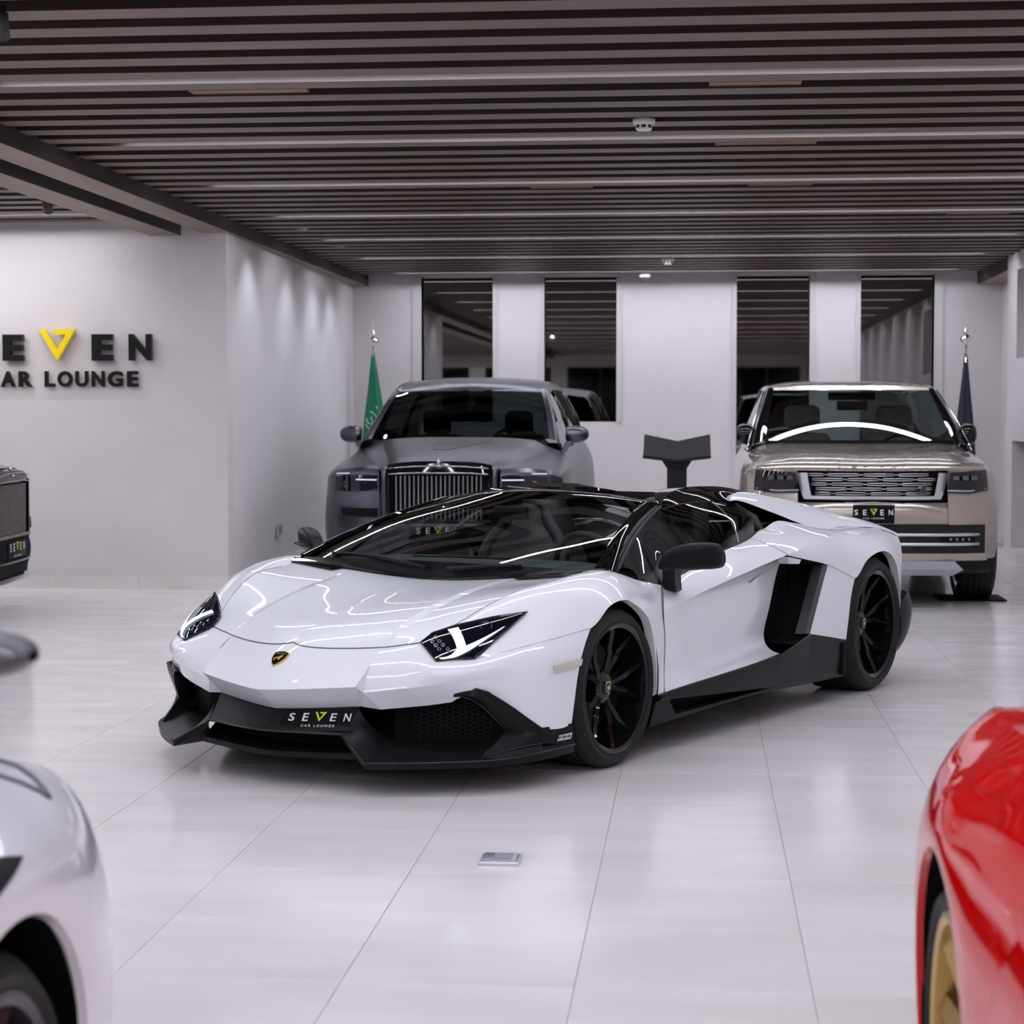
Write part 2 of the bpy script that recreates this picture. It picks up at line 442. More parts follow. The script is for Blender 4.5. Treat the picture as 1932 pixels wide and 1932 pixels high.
# wall sign
M_sign = mat('sign_black', (.007, .007, .0075), .35, spec=.2); M_signy = mat('sign_yellow', (.90, .68, .0), .35)
sg = empty('wall_sign_lettering', (-5.9, YS, 1.69))
tag(sg, 'raised black and yellow letters reading SEVEN CAR LOUNGE on the wall', 'sign')
def wall_letter(ch, x0, x1, z0, z1, m=M_sign, d=.05, bold=.042, name='letter'):
    V, F = fit_text(ch, x0+5.9, x1+5.9, z0-1.69, z1-1.69, bold=bold, depth=.5)
    MB().add([(p[0], -d/2 - .022 - p[2]*d, p[1]) for p in V], F).build(name, m, sg, smooth=False)
for ch, a, b in (('S', -6.145, -5.965), ('E', -5.783, -5.605), ('E', -5.02, -4.84), ('N', -4.705, -4.512)):
    wall_letter(ch, a, b, 1.911, 2.13)
mb = MB(); vl = [(-5.472+5.9+.315*p[0], 2.172-1.69+.262*p[1]) for p in VLOGO]
for q in ((0, 1, 2, 7), (2, 3, 6, 7), (3, 4, 5, 6)): mb.prism([vl[k] for k in q], 1, -.075, -.02)
mb.build('letter', M_signy, sg, smooth=False)
x = -5.925
for ch, a, b in (('C', -5.98, -5.845), ('A', -5.815, -5.685), ('R', -5.66, -5.54), ('L', -5.435, -5.345), ('O', -5.325, -5.195), ('U', -5.172, -5.06), ('N', -5.032, -4.92), ('G', -4.895, -4.765), ('E', -4.73, -4.632)):
    wall_letter(ch, a, b, 1.693, 1.825, d=.02)
# ceiling devices
def smoke_detector(x, y, label):
    r = empty('smoke_detector', (x, y, CEIL)); tag(r, label, 'smoke detector', 'smoke detectors on the ceiling')
    MB().lathe([(0, 0), (.062, 0), (.062, -.022), (.056, -.03), (0, -.03)], 2, n=32).build('base', M_white_pl, r)
    MB().lathe([(.046, -.03), (.044, -.055), (.036, -.062), (0, -.062)], 2, n=32).build('cap', M_white_pl, r)
    for k in range(8):
        a = k*math.pi/4
        MB().add([(math.cos(a+d)*.0475, math.sin(a+d)*.0475, z) for z in (-.034, -.05) for d in (-.25, .25)], [(0, 1, 3, 2)]).build('vent_slot', M_dark_pl, r, smooth=False)
smoke_detector(-.297, 10.69, 'round white smoke detector nearest on the slatted ceiling')
smoke_detector(-.309, 20.15, 'small white smoke detector far back near the windows')
r = empty('security_camera', (-.60, 22.2, CEIL)); tag(r, 'white dome security camera under the ceiling by the back wall', 'security camera')
MB().lathe([(0, 0), (.065, 0), (.065, -.035), (.05, -.05), (0, -.05)], 2, n=32).build('base', mat('lit_white', (.9, .9, .92), .3), r)
MB().lathe([(.045, -.05), (.04, -.075), (.025, -.09), (0, -.095)], 2, n=32).build('dome', mat('smoked_dome', (.05, .05, .055), .05, coat=1), r)
# track spotlights: black cylinders with a real lamp inside
def spotlight(x, y, tx, ty, tz, label, power=SPOT_POWER, size=62, color=(1, .95, .92), z=CEIL+.1, mesh=True):
    r = empty('track_spotlight', (x, y, z)); tag(r, label, 'spotlight', 'black track spotlights')
    d = Vector((tx-x, ty-y, tz-(z-.14))).normalized(); q = d.to_track_quat('-Z', 'Y')
    MB().tube([(0, 0, 0), (0, 0, -.10)], .012, 8).build('stem', M_black, r)
    c = Vector((0, 0, -.12)); A = c-d*.055; B = c+d*.085
    MB().tube([A, B], .038, 20).build('lamp_body', M_black, r)
    MB().tube([B+d*.0005, B+d*.002], .030, 20).build('lens', mat('spot_lens', (.9, .9, .9), .3, emit=(1, .97, .93), estr=25), r)
    l = bpy.data.lights.new('spot_lamp', 'SPOT'); l.energy = power; l.spot_size = math.radians(size); l.spot_blend = .8; l.shadow_soft_size = .06; l.color = color
    o = bpy.data.objects.new('spot_lamp', l); o.location = c+d*.10; o.rotation_euler = q.to_euler(); link(o, r)
spotlight(-4.86, 14.25, -5.3, YS, 1.6, 'small black spotlight aimed at the wall sign', 18, 85)
spotlight(-2.80, 7.65, -3.2, 9.4, 0, 'black spotlight cut off by the left edge of the ceiling', 40, 70)
spotlight(-6.3, 14.25, -6.3, YS, 1.6, 'unseen black spotlight added to light the wall left of the sign', 34, 85)  # unseen lamp, added to brighten the left part of the sign wall
for k, yy in enumerate((LEDY0+20.5*PITCH, LEDY0+25.5*PITCH, LEDY0+29.5*PITCH, LEDY0+32.5*PITCH)):
    spotlight(-3.40, yy, -4.0, yy+.05, 1.3, 'black spotlight washing the left side wall, %s from the sign wall' % ('first', 'second', 'third', 'fourth')[k], 22, 92, (.88, .93, 1.06), z=CEIL+.235)
# wall socket
so = empty('wall_socket', (-3.912, 17.93, .383)); tag(so, 'small grey double wall socket on the left side wall', 'socket')
MB().box(0, .012, -.09, .09, -.05, .05).build('plate', mat('socket_grey', (.42, .41, .40), .5), so, smooth=False)
for s in (-1, 1): MB().box(.012, .015, s*.045-.028, s*.045+.028, -.03, .03).build('outlet', mat('socket_dark', (.22, .21, .2), .5), so, smooth=False)
# floor box
fb = empty('floor_box', (-.634, 6.247, 0)); tag(fb, 'small grey metal floor socket box set in the tiles', 'floor box')
M_fb = mat('floorbox_metal', (.30, .31, .36), .35, metal=.8); M_fb2 = mat('floorbox_rim', (.62, .62, .64), .3, metal=.7)
rounded_box(MB(), -.066, .066, -.066, .066, -.003, .012, .004).build('rim', M_fb2, fb)
rounded_box(MB(), -.058, .058, -.048, .060, .004, .0165, .003).build('lid', M_fb, fb)
MB().box(-.02, .035, -.02, .045, .0165, .0175).build('lid_inset', mat('floorbox_inset', (.22, .23, .28), .5), fb, smooth=False)
MB().box(.04, .054, -.04, .05, .0165, .018).build('handle', M_fb2, fb, smooth=False)
from mathutils.bvhtree import BVHTree
def drape(objs, pts, direction, off=.003, start=1.0):
    """drop points onto the given sheet-metal parts along a direction (part-local coordinates)"""
    trees = []
    for o in objs:
        me = o.data; trees.append(BVHTree.FromPolygons([v.co for v in me.vertices], [tuple(p.vertices) for p in me.polygons]))
    d = Vector(direction).normalized(); out = []
    for p in pts:
        best = None
        for t in trees:
            h = t.ray_cast(Vector(p)-d*start, d)
            if h[0] is not None and (best is None or h[3] < best[1]): best = (h[0], h[3])
        q = best[0] if best else Vector(p)
        out.append(tuple(q - d*off))
    return out
def sheet(C): return [o for o in C.children if o.type == 'MESH' and o.name.split('.')[0] in ('fender', 'hood', 'flank')]
# ------------------------------------------------------------------ car materials and shared car parts
M_white = mat('paint_white', (.705, .71, .75), .35, coat=1.0, spec=.4, coat_rough=.012)
M_gloss = mat('gloss_black', (.004, .004, .0045), .06, coat=1.0, spec=0.0, coat_ior=1.42, coat_rough=.01)
M_satin = mat('satin_black', (.0075, .0075, .0085), .36, spec=.13)
M_matte = mat('matte_black', (.004, .004, .0045), .7, spec=.12)
M_seam = mat('panel_gap', (.10, .10, .12), .7)
M_rub = noise_color(mat('tyre_rubber', (.012, .012, .0125), .6, spec=.22), (.010, .010, .0105), (.015, .015, .0155), nscale=60)
M_rimb = mat('rim_gloss_black', (.005, .005, .0055), .2, coat=.5, spec=.1)
M_disc = mat('brake_disc', (.035, .035, .037), .4, metal=.6)
M_glass = glass('windscreen_glass', (.70, .76, .76))
M_glass_s = glass('side_glass', (.58, .64, .64))
M_leather = mat('black_leather', (.014, .014, .015), .5)
M_dash = mat('dash_trim', (.028, .034, .037), .55)
M_drl = mat('daytime_light', (.85, .92, 1), .2, emit=(.60, .80, 1.0), estr=1.15)
M_hl = mat('headlight_black', (.004, .004, .009), .07, coat=1.0, spec=0)
M_hlc = mat('headlight_chrome', (.55, .58, .66), .15, metal=1.0)
M_gold = mat('emblem_gold', (.75, .55, .18), .3, metal=1.0)
M_txtw = mat('plate_white', (.72, .72, .74), .5)
M_txtg = mat('plate_green', (.50, .60, .04), .5)
M_amber = mat('side_marker', (.50, .48, .43), .25, coat=.5)

def wheel(parent, x, y, z, side, R, w, rim_r, m_rim, style='twin', hub_in=.05, m_hub=None, cap=None, nsp=10, rot=0.0, caliper=None):
    """wheel > tyre, rim, spokes, hub cap, disc, caliper; outer face towards side*y"""
    W = empty('wheel', (x, y, z), 0, parent); s = side; h = w/2
    prof = [(rim_r-.004, -h*.78), (rim_r+.012, -h*.95), (rim_r*.5+R*.5, -h*1.0), (R-.022, -h*.93), (R-.006, -h*.80)]
    k = 5
    for i in range(k):
        a = -h*.74 + i*(h*1.48)/k; b = a + h*1.48/k
        prof += [(R, a), (R, b-.010), (R-.007, b-.008), (R-.007, b-.002)] if i < k-1 else [(R, a), (R, b)]
    prof += [(R-.006, h*.80), (R-.022, h*.93), (rim_r*.5+R*.5, h*1.0), (rim_r+.012, h*.95), (rim_r-.004, h*.78)]
    MB().lathe(prof, 1, n=72).build('tyre', M_rub, W, auto=40)
    rp = [(rim_r+.004, h*.86), (rim_r+.006, h*.93), (rim_r-.004, h*.95), (rim_r-.016, h*.90), (rim_r-.022, h*.6), (rim_r-.035, -h*.2), (rim_r-.03, -h*.85), (rim_r, -h*.9)]
    MB().lathe([(r, o*s) for r, o in rp], 1, n=64).build('rim', m_rim, W, auto=35)
    yo = h*.90*s; yi = yo - hub_in*s
    def pt(r, a, yy): return (r*math.cos(a), yy, r*math.sin(a))
    def blade(a_pts, wid, dep):
        # a_pts: (radius, angle, y); raised ridge along the middle
        mb = MB(); rows = []
        for (r, a, yy), wd in zip(a_pts, wid):
            t = wd/2/max(r, .03)
            rows.append([pt(r, a-t, yy-.012*s), pt(r, a, yy), pt(r, a+t, yy-.012*s), pt(r, a+t*.7, yy-dep*s), pt(r, a-t*.7, yy-dep*s)])
        v = [p for q in rows for p in q]; f = []
        for i in range(len(rows)-1):
            for j in range(5): f.append((i*5+j, i*5+(j+1) % 5, (i+1)*5+(j+1) % 5, (i+1)*5+j))
        f += [(0, 1, 2, 3, 4), tuple(len(v)-5+q for q in (4, 3, 2, 1, 0))]
        return mb.add(v, f)
    if style == 'twin':
        for i in range(5):
            c = rot + i*2*math.pi/5
            for q in (-1, 1):
                blade([(.035, c+q*.22, yi), (rim_r*.30, c+q*.15, yi+.010*s), (rim_r*.53, c+q*.20, yi+.026*s), (rim_r*.60, c+q*.225, yi+.024*s), (rim_r-.004, c+q*math.pi/10, yo-.006*s)],
                      (.022, .022, .030, .026, .008), .024).build('spoke', m_rim, W, auto=25)
    elif style == 'five':
        for i in range(nsp):
            c = rot + i*2*math.pi/nsp
            blade([(.04, c, yi), (rim_r*.5, c, yi+.02*s), (rim_r-.003, c, yo-.004*s)], (.05, .05, .075), .035).build('spoke', m_rim, W, auto=25)
    else:
        for i in range(nsp):
            c = rot + i*2*math.pi/nsp
            blade([(.05, c, yi), (rim_r*.55, c+.03, yi+.02*s), (rim_r-.003, c+.05, yo-.004*s)], (.03, .03, .035), .03).build('spoke', m_rim, W, auto=25)
    MB().lathe([(.072, (yi-.03*s)), (.068, yi-.004*s), (.048, yi+.006*s), (.030, yi+.006*s)], 1, n=30).build('hub', m_rim, W, auto=35)
    hc = MB().lathe([(.031, yi+.002*s), (.031, yi+.010*s), (.026, yi+.014*s), (0, yi+.015*s)], 1, n=24).build('hub_cap', m_hub or M_gloss, W, auto=35)
    if cap == 'shield':
        mb = MB(); sh = [(-.020, .022), (0, .027), (.020, .022), (.018, -.004), (0, -.028), (-.018, -.004)]
        mb.add([(p[0], yi+.016*s, p[1]) for p in sh], [tuple(range(6))]); mb.build('emblem', M_gold, hc, smooth=False)
        MB().add([(p[0]*.82, yi+.0165*s, p[1]*.82) for p in sh], [tuple(range(6))]).build('emblem_field', M_gloss, hc, smooth=False)
        MB().add([(p[0]*.55, yi+.017*s, p[1]*.45-.002) for p in [(-.02, .01), (-.005, .02), (.018, .012), (.012, -.002), (.005, -.02), (-.004, -.01), (-.018, -.012)]], [tuple(range(7))]).build('emblem_bull', M_gold, hc, smooth=False)
    MB().lathe([(.07, yi-.085*s), (rim_r*.74, yi-.085*s), (rim_r*.74, yi-.11*s), (.07, yi-.11*s)], 1, n=48).build('brake_disc', M_disc, W, auto=35)
    ca = caliper or (math.radians(20) if s > 0 else math.radians(160))
    MB().lathe([(rim_r*.50, yi-.06*s), (rim_r*.86, yi-.06*s), (rim_r*.88, yi-.14*s), (rim_r*.50, yi-.14*s), (rim_r*.50, yi-.06*s)], 1, n=14, a0=ca-.55, a1=ca+.55).build('brake_caliper', M_satin, W, auto=35)
    return W

# ------------------------------------------------------------------ the white roadster (x forward, y left, z up, origin under the front axle)
L = empty('roadster', (-1.1922, 8.4332, 0), math.radians(-117.1845))
tag(L, 'low white open-top sports car with black trim in the centre', 'car')
def my(p): return (p[0], -p[1], p[2])
def sym(row): return [my(p) for p in reversed(row) if abs(p[1]) > 1e-6] + list(row)

HC, H2, H1, HLin = (.906, 0, .548), (.924, .086, .537), (.826, .39, .544), (.780, .534, .567)
NV, NC = (1.131, 0, .385), (1.013, .391, .410)
# hood
g = [sym([HC, H2, H1, HLin]),
     sym([(.800, 0, .597), (.800, .10, .597), (.745, .378, .600), (.672, .588, .613)]),
     sym([(.550, 0, .655), (.550, .11, .655), (.530, .375, .668), (.480, .660, .700)]),
     sym([(.310, 0, .692), (.310, .12, .693), (.305, .378, .712), (.300, .706, .752)]),
     sym([(.100, 0, .718), (.100, .12, .720), (.100, .385, .739), (.100, .722, .770)]),
     sym([(-.039, 0, .733), (-.042, .13, .736), (-.035, .42, .757), (-.050, .745, .786)])]
# a small step beside the raised middle of the hood
def stepped(r, d):
    a, b = np.array(r[5]), np.array(r[6]); k = a + (b-a)*.12 + np.array((0, 0, -d)); k = tuple(k)
    return [r[0], my(k)] + r[1:6] + [k, r[6]]
g = [stepped(r, d) for r, d in zip(g, (.001, .006, .008, .007, .004, .001))]
MB().patch(g, cu=(1, 2, 4, 6, 7), n=6).build('hood', M_white, L)
# front bumper
fbm = MB()
c0 = [sym([HC, H2, H1]), sym([(1.025, 0, .470), (1.018, .09, .470), (.925, .391, .482)]), sym([NV, (1.112, .1, .390), NC])]
fbm.patch(c0, cu=(2,), n=6)
NL0, NL1, NL2 = (1.025, 0, .298), (1.008, .10, .303), (.937, .356, .322)
fbm.patch([sym([NV, (1.112, .1, .390), NC]), sym([NL0, NL1, NL2])], cu=(2,), n=6)
HLbot, HLout, S1, A0 = (.834, .646, .507), (.747, .762, .515), (.560, .878, .553), (.235, .985, .600)
crIn, lowIn = (.972, .397, .382), (.916, .440, .314)
F1, F2, F3 = (.752, .790, .376), (.552, .944, .237), (.378, .982, .233)
r0 = [H1, HLin, HLbot, HLout, S1, A0]
r1 = [(.925, .391, .482), (.885, .53, .487), (.872, .652, .468), (.79, .775, .474), (.578, .900, .505), (.300, .988, .515)]
r2 = [crIn, (.915, .56, .405), (.868, .655, .420), (.800, .757, .435), (.585, .915, .430), (.345, .990, .420)]
r3 = [lowIn, (.835, .610, .334), (.795, .690, .348), F1, F2, F3]
fbm.patch([r0, r1, r2, r3], cu=(1, 2), cv=(2,), n=6, mir=True)
for t in (((.925, .391, .482), NC, crIn), (NC, NL2, crIn), (crIn, NL2, lowIn)): fbm.poly(t, mir=True)
fbm.tube([H1, (.925, .391, .482), NC], .0035, 6, mir=True)
bk_ = [(p[0]-.010, p[1], p[2]-.006) for p in ((.800, .36, .546), (1.000, .36, .405), (.965, .375, .380), (.900, .44, .440), (.800, .44, .552))]
fbm.poly(bk_, mir=True)
bump = fbm.build('front_bumper', M_white, L)
# fenders
st = [[HLin, (.800, .575, .551), (.820, .615, .530), HLbot],
      [(.672, .588, .613), (.700, .655, .592), (.725, .715, .560), HLout],
      [(.480, .660, .700), (.470, .742, .690), (.444, .814, .668), (.530, .893, .556)],
      [(.300, .706, .752), (.290, .805, .750), (.270, .885, .716), A0],
      [(.100, .722, .770), (.100, .815, .789), (.095, .912, .760), (.080, .992, .683)],
      [(-.050, .745, .786), (-.080, .838, .803), (-.080, .925, .765), (-.050, .997, .692)],
      [(-.150, .800, .802), (-.200, .866, .785), (-.225, .940, .725), (-.225, .992, .610)],
      [(-.340, .872, .752), (-.385, .905, .720), (-.395, .942, .650), (-.290, .980, .545)],
      [(-.500, .912, .717), (-.485, .926, .680), (-.460, .942, .620), (-.325, .974, .460)]]
fr2 = [[(-.325, .974, .460), (-.460, .942, .620)], [(-.348, .970, .380), (-.482, .940, .500)], [(-.358, .967, .310), (-.465, .945, .380)], [(-.366, .962, .250), (-.435, .962, .258)]]
for s in (1, -1):
    mb = MB(); mp = (lambda p: p) if s > 0 else my
    mb.patch([[mp(p) for p in r] for r in st], cv=(5,), n=6, flip=s < 0)
    mb.patch([[mp(p) for p in r] for r in fr2], n=6, flip=s < 0)
    # arch lip turned inwards
    arch = [(F3[0], F3[1], F3[2]), (.345, .990, .420), (.300, .988, .515), A0, (.080, .992, .683), (-.050, .997, .692), (-.225, .992, .610), (-.290, .980, .545), (-.325, .974, .460), (-.348, .970, .380), (-.366, .962, .250)]
    mb.patch([[mp(p) for p in arch], [mp((p[0]*.985, p[1]-.035, p[2]-.004)) for p in arch]], n=4)
    fen = mb.build('fender', M_white, L)
    # side marker lamp
    mk = [(.500, .968, .478), (.316, .992, .487), (.328, .993, .461), (.486, .970, .451)]
    MB().hexa([mp(p) for p in mk], [mp((p[0]+.001, p[1]+.006, p[2])) for p in mk]).build('side_marker', M_amber, L, smooth=False)
# doors
d_rows = [[(-.500, .912, .717), (-.68, .874, .732), (-.95, .866, .778), (-1.22, .860, .828), (-1.41, .843, .846), (-1.567, .820, .864)],
          [(-.470, .934, .668), (-.65, .926, .694), (-.92, .930, .738), (-1.19, .933, .783), (-1.41, .928, .808), (-1.600, .915, .829)],
          [(-.450, .948, .612), (-.62, .964, .642), (-.90, .978, .688), (-1.162, .985, .724), (-1.40, .990, .756), (-1.635, .992, .784)],
          [(-.465, .942, .560), (-.63, .945, .585), (-.90, .942, .618), (-1.162, .935, .643), (-1.42, .925, .672), (-1.735, .900, .718)],
          [(-.480, .940, .490), (-.64, .940, .490), (-.90, .925, .490), (-1.162, .910, .500), (-1.42, .898, .510), (-1.690, .875, .530)],
          [(-.460, .946, .335), (-.64, .938, .335), (-.90, .922, .338), (-1.162, .908, .350), (-1.40, .895, .360), (-1.625, .875, .370)],
          [(-.435, .962, .258), (-.655, .972, .270), (-.90, .981, .280), (-1.10, .989, .289), (-1.33, .996, .301), (-1.535, 1.0, .316)]]
for s in (1, -1):
    mp = (lambda p: p) if s > 0 else my
    mb = MB().patch([[mp(p) for p in r] for r in d_rows], cv=(2,), n=5, flip=s > 0)
    door = mb.build('door', M_white, L)
    # door pull drawn flush: recess shade painted as a grey patch inside a rim
    hp = [(-1.30, .966, .640), (-1.335, .966, .675), (-1.58, .972, .724), (-1.55, .958, .692)]
    hp = drape([door], [mp(p) for p in ((-1.325, 1.0, .668), (-1.345, 1.0, .688), (-1.54, 1.0, .738), (-1.60, 1.0, .738), (-1.53, 1.0, .708))], (0, -s, 0), .001, 1.0)
    MB().tube(hp, .0022, 5, closed=True).build('door_pull_rim', mat('panel_gap_light', (.42, .42, .46), .5), door)
    hp2 = drape([door], [mp(p) for p in ((-1.345, 1.0, .674), (-1.38, 1.0, .690), (-1.50, 1.0, .718), (-1.47, 1.0, .704))], (0, -s, 0), .002, 1.0)
    MB().poly(hp2).build('door_pull', mat('pull_shade', (.30, .30, .33), .4), door, smooth=False)
    # shut lines
    MB().tube([mp(p) for p in [(-.500, .913, .718), (-.471, .936, .668), (-.451, .949, .612), (-.466, .943, .560), (-.481, .941, .490), (-.461, .947, .335), (-.436, .963, .258)]], .0028, 5, smooth_n=4).build('panel_gap', M_seam, L)
    MB().tube([mp(p) for p in [(-1.567, .822, .865), (-1.600, .916, .830), (-1.635, .994, .785)]], .0022, 5, smooth_n=4).build('panel_gap', mat('panel_gap_light', (.42, .42, .46), .5), L)
# rear quarters
q_rows = [[(-1.567, .820, .864), (-1.750, .780, .889), (-1.860, .762, .893), (-2.080, .737, .921), (-2.430, .775, .873), (-2.800, .815, .860)],
          [(-1.600, .915, .829), (-1.790, .890, .853), (-1.950, .870, .868), (-2.220, .845, .884), (-2.480, .842, .868), (-2.820, .862, .858)],
          [(-1.635, .992, .784), (-1.860, .977, .806), (-2.136, .953, .832), (-2.370, .927, .845), (-2.590, .905, .851), (-2.850, .898, .846)]]
s_rows = [[(-1.635, .992, .784), (-1.860, .977, .806), (-2.136, .953, .832), (-2.370, .927, .845), (-2.590, .905, .851), (-2.850, .898, .846), (-3.100, .890, .826), (-3.360, .880, .775)],
          [(-1.640, .990, .782), (-1.870, .990, .775), (-2.120, .992, .770), (-2.385, .992, .745), (-2.575, .985, .795), (-2.800, .985, .795), (-3.020, .975, .765), (-3.200, .965, .690)],
          [(-1.645, .985, .780), (-1.870, .995, .745), (-2.098, 1.002, .705), (-2.400, 1.022, .615), (-2.550, 1.030, .705), (-2.748, 1.034, .738), (-2.920, 1.028, .690), (-3.030, 1.015, .570)]]
ql = [[(-2.098, 1.002, .705), (-2.400, 1.022, .615)], [(-2.030, 1.0, .600), (-2.335, 1.030, .530)], [(-1.960, 1.0, .490), (-2.305, 1.030, .420)], [(-1.887, 1.0, .377), (-2.292, 1.022, .310)]]
qb = [[(-3.030, 1.015, .570), (-3.200, .965, .690)], [(-3.070, 1.010, .490), (-3.180, .974, .540)], [(-3.092, 1.000, .400), (-3.140, .980, .410)]]
bt = [[(-1.700, .650, 1.031), (-1.820, .645, 1.030), (-2.106, .700, .958), (-2.430, .775, .872), (-2.800, .815, .860), (-3.100, .862, .836), (-3.380, .875, .776)],
      [(-1.705, .648, 1.034), (-1.870, .630, 1.050), (-2.150, .676, 1.000), (-2.445, .735, .935), (-2.800, .770, .905), (-3.100, .822, .866), (-3.410, .862, .788)],
      [(-1.710, .645, 1.036), (-1.930, .590, 1.070), (-2.200, .632, 1.038), (-2.450, .675, .999), (-2.800, .712, .938), (-3.100, .755, .884), (-3.440, .840, .792)],
      [(-1.760, .600, 1.030), (-1.960, .520, 1.052), (-2.230, .560, 1.020), (-2.480, .600, .975), (-2.820, .620, .920), (-3.120, .640, .870), (-3.480, .650, .800)]]
for s in (1, -1):
    mp = (lambda p: p) if s > 0 else my; fl = s > 0
    mb = MB()
    mb.patch([[mp(p) for p in r] for r in q_rows], n=5, flip=fl)
    mb.patch([[mp(p) for p in r] for r in s_rows], n=5, flip=fl)
    mb.patch([[mp(p) for p in r] for r in ql], n=5, flip=fl); mb.patch([[mp(p) for p in r] for r in qb], n=5, flip=fl)
    mb.poly([mp(p) for p in ((-2.85, .898, .846), (-2.80, .815, .860), (-3.10, .862, .836), (-3.10, .890, .826))])
    mb.poly([mp(p) for p in ((-3.10, .890, .826), (-3.10, .862, .836), (-3.38, .875, .776), (-3.36, .880, .775))])
    ra = [(-2.292, 1.022, .310), (-2.305, 1.030, .420), (-2.335, 1.030, .530), (-2.400, 1.022, .615), (-2.550, 1.030, .705), (-2.748, 1.034, .738), (-2.920, 1.028, .690), (-3.030, 1.015, .570), (-3.070, 1.010, .490), (-3.092, 1.000, .400)]
    mb.patch([[mp(p) for p in ra], [mp((p[0], p[1]-.04, p[2])) for p in ra]], n=4)
    mb.build('rear_quarter', M_white, L)
    MB().patch([[mp(p) for p in r] for r in bt], cv=(2,), n=5, flip=fl).build('buttress', M_white, L)
    # dark scoop behind the side window, above the shoulder
    MB().patch([[mp(p) for p in q] for q in ([(-1.700, .640, 1.028), (-2.106, .690, .952), (-2.440, .768, .866)], [(-1.75, .60, .95), (-2.10, .60, .92), (-2.44, .66, .88)], [(-1.760, .770, .886), (-2.08, .725, .915), (-2.44, .765, .868)])], n=5).build('scoop_cavity', M_matte, L)
    fin = [(-1.745, .775, .888), (-1.86, .758, .893), (-1.905, .70, .955), (-1.76, .648, 1.022), (-1.70, .650, 1.020)]
    MB().hexa([mp(fin[0]), mp(fin[1]), mp(fin[2]), mp(fin[3])], [mp((p[0], p[1]-.05, p[2])) for p in fin[:4]]).build('scoop_fin', M_satin, L, smooth=False)
    # big side intake: dark duct, grille, trim
    e = [(-1.645, .985, .780), (-1.735, .900, .718), (-1.690, .875, .530), (-1.625, .875, .370), (-1.535, 1.0, .316)]
    o_ = [(-2.098, 1.000, .705), (-2.03, .998, .600), (-1.96, .998, .490), (-1.887, .998, .377), (-1.70, 1.003, .343)]
    MB().patch([[mp(p) for p in e], [mp((p[0]-.12, p[1]-.17, p[2])) for p in e], [mp((p[0]+.03, p[1]-.22, p[2])) for p in o_], [mp((p[0], p[1]-.03, p[2])) for p in o_], [mp(p) for p in o_]], cv=(1, 2, 3), n=4).build('side_intake', M_matte, L)
    MB().poly([mp(p) for p in ((-1.645, .985, .780), (-1.870, .993, .745), (-2.098, 1.000, .705), (-2.0, .80, .70), (-1.80, .76, .70))]).build('side_intake_roof', M_matte, L, smooth=False)
    # honeycomb in the intake
    hx = MB(); c0_, uu, vv = np.array((-1.86, .845, .52)), np.array((-.42, .075, 0)), np.array((-.02, 0, 1.0)); uu /= np.linalg.norm(uu)
    rH = .016
    for a in range(-6, 7):
        for b in range(-9, 10):
            cx_, cz_ = a*rH*1.5*1.25, (b + .5*(a % 2))*rH*math.sqrt(3)*.8
            if abs(cx_) > .165 or abs(cz_) > .19: continue
            ring = [(math.cos(k*math.pi/3)*rH*1.25, math.sin(k*math.pi/3)*rH*.8) for k in range(6)]
            oo = [tuple(c0_ + uu*(cx_+p[0]) + vv*(cz_+p[1])) for p in ring]; ii = [tuple(c0_ + uu*(cx_+p[0]*.86) + vv*(cz_+p[1]*.86)) for p in ring]
            hx.add([mp(p) for p in oo+ii], [(k, (k+1) % 6, 6+(k+1) % 6, 6+k) for k in range(6)])
    tag(hx.build('intake_mesh', M_satin, L, smooth=False), kind='stuff')
    tr = [(-2.098, 1.002, .705), (-2.03, 1.001, .600), (-1.96, 1.001, .490), (-1.887, 1.001, .377)]
    MB().patch([[mp(p) for p in tr], [mp((p[0]+.034, p[1]-.012, p[2]+.003)) for p in tr], [mp((p[0]+.045, p[1]-.06, p[2])) for p in tr]], cv=(1,), n=4).build('intake_trim', mat('trim_grey', (.045, .045, .048), .25, coat=.5), L)
    MB().hexa([mp(p) for p in ((-1.66, .985, .772), (-1.80, .990, .750), (-1.79, .985, .730), (-1.70, .97, .735))], [mp((p[0], p[1]-.05, p[2])) for p in ((-1.66, .985, .772), (-1.80, .990, .750), (-1.79, .985, .730), (-1.70, .97, .735))]).build('intake_latch', M_white, L, smooth=False)
    MB().tube([mp(p) for p in [(-2.098, 1.004, .706), (-2.25, 1.012, .665), (-2.400, 1.024, .616)]], .0016, 5).build('panel_gap', mat('panel_gap_light', (.42, .42, .46), .5), L)
    # side skirt with its long tapering slot
    top = [(-.366, .966, .252), (-.435, .968, .256), (-.655, .977, .268), (-.90, .987, .278), (-1.10, .995, .287), (-1.33, 1.002, .299), (-1.535, 1.007, .313)]
    A_, B_, C_ = (-.445, .982, .228), (-.50, .986, .156), (-1.46, 1.003, .163)
    def lerp(a, b, t): return tuple(np.array(a)*(1-t)+np.array(b)*t)
    sk = MB()
    tt = (0, .0001, .22, .47, .68, .9, 1.0)
    sk.patch([[mp(p) for p in top], [mp((p[0]*.5+lerp(A_, C_, t)[0]*.5, p[1]+.004, p[2]*.5+lerp(A_, C_, t)[2]*.5)) for p, t in zip(top, tt)], [mp((-.34, .972, .228))] + [mp(lerp(A_, C_, t)) for t in tt[1:]]], n=4, flip=fl)
    bot = [(-.50, .986, .136), (-.74, .992, .142), (-.98, .998, .147), (-1.22, 1.003, .149), (-1.46, 1.004, .143)]
    sk.patch([[mp(lerp(B_, C_, t)) for t in (0, .25, .5, .75, 1)], [mp(p) for p in bot]], n=4, flip=fl)
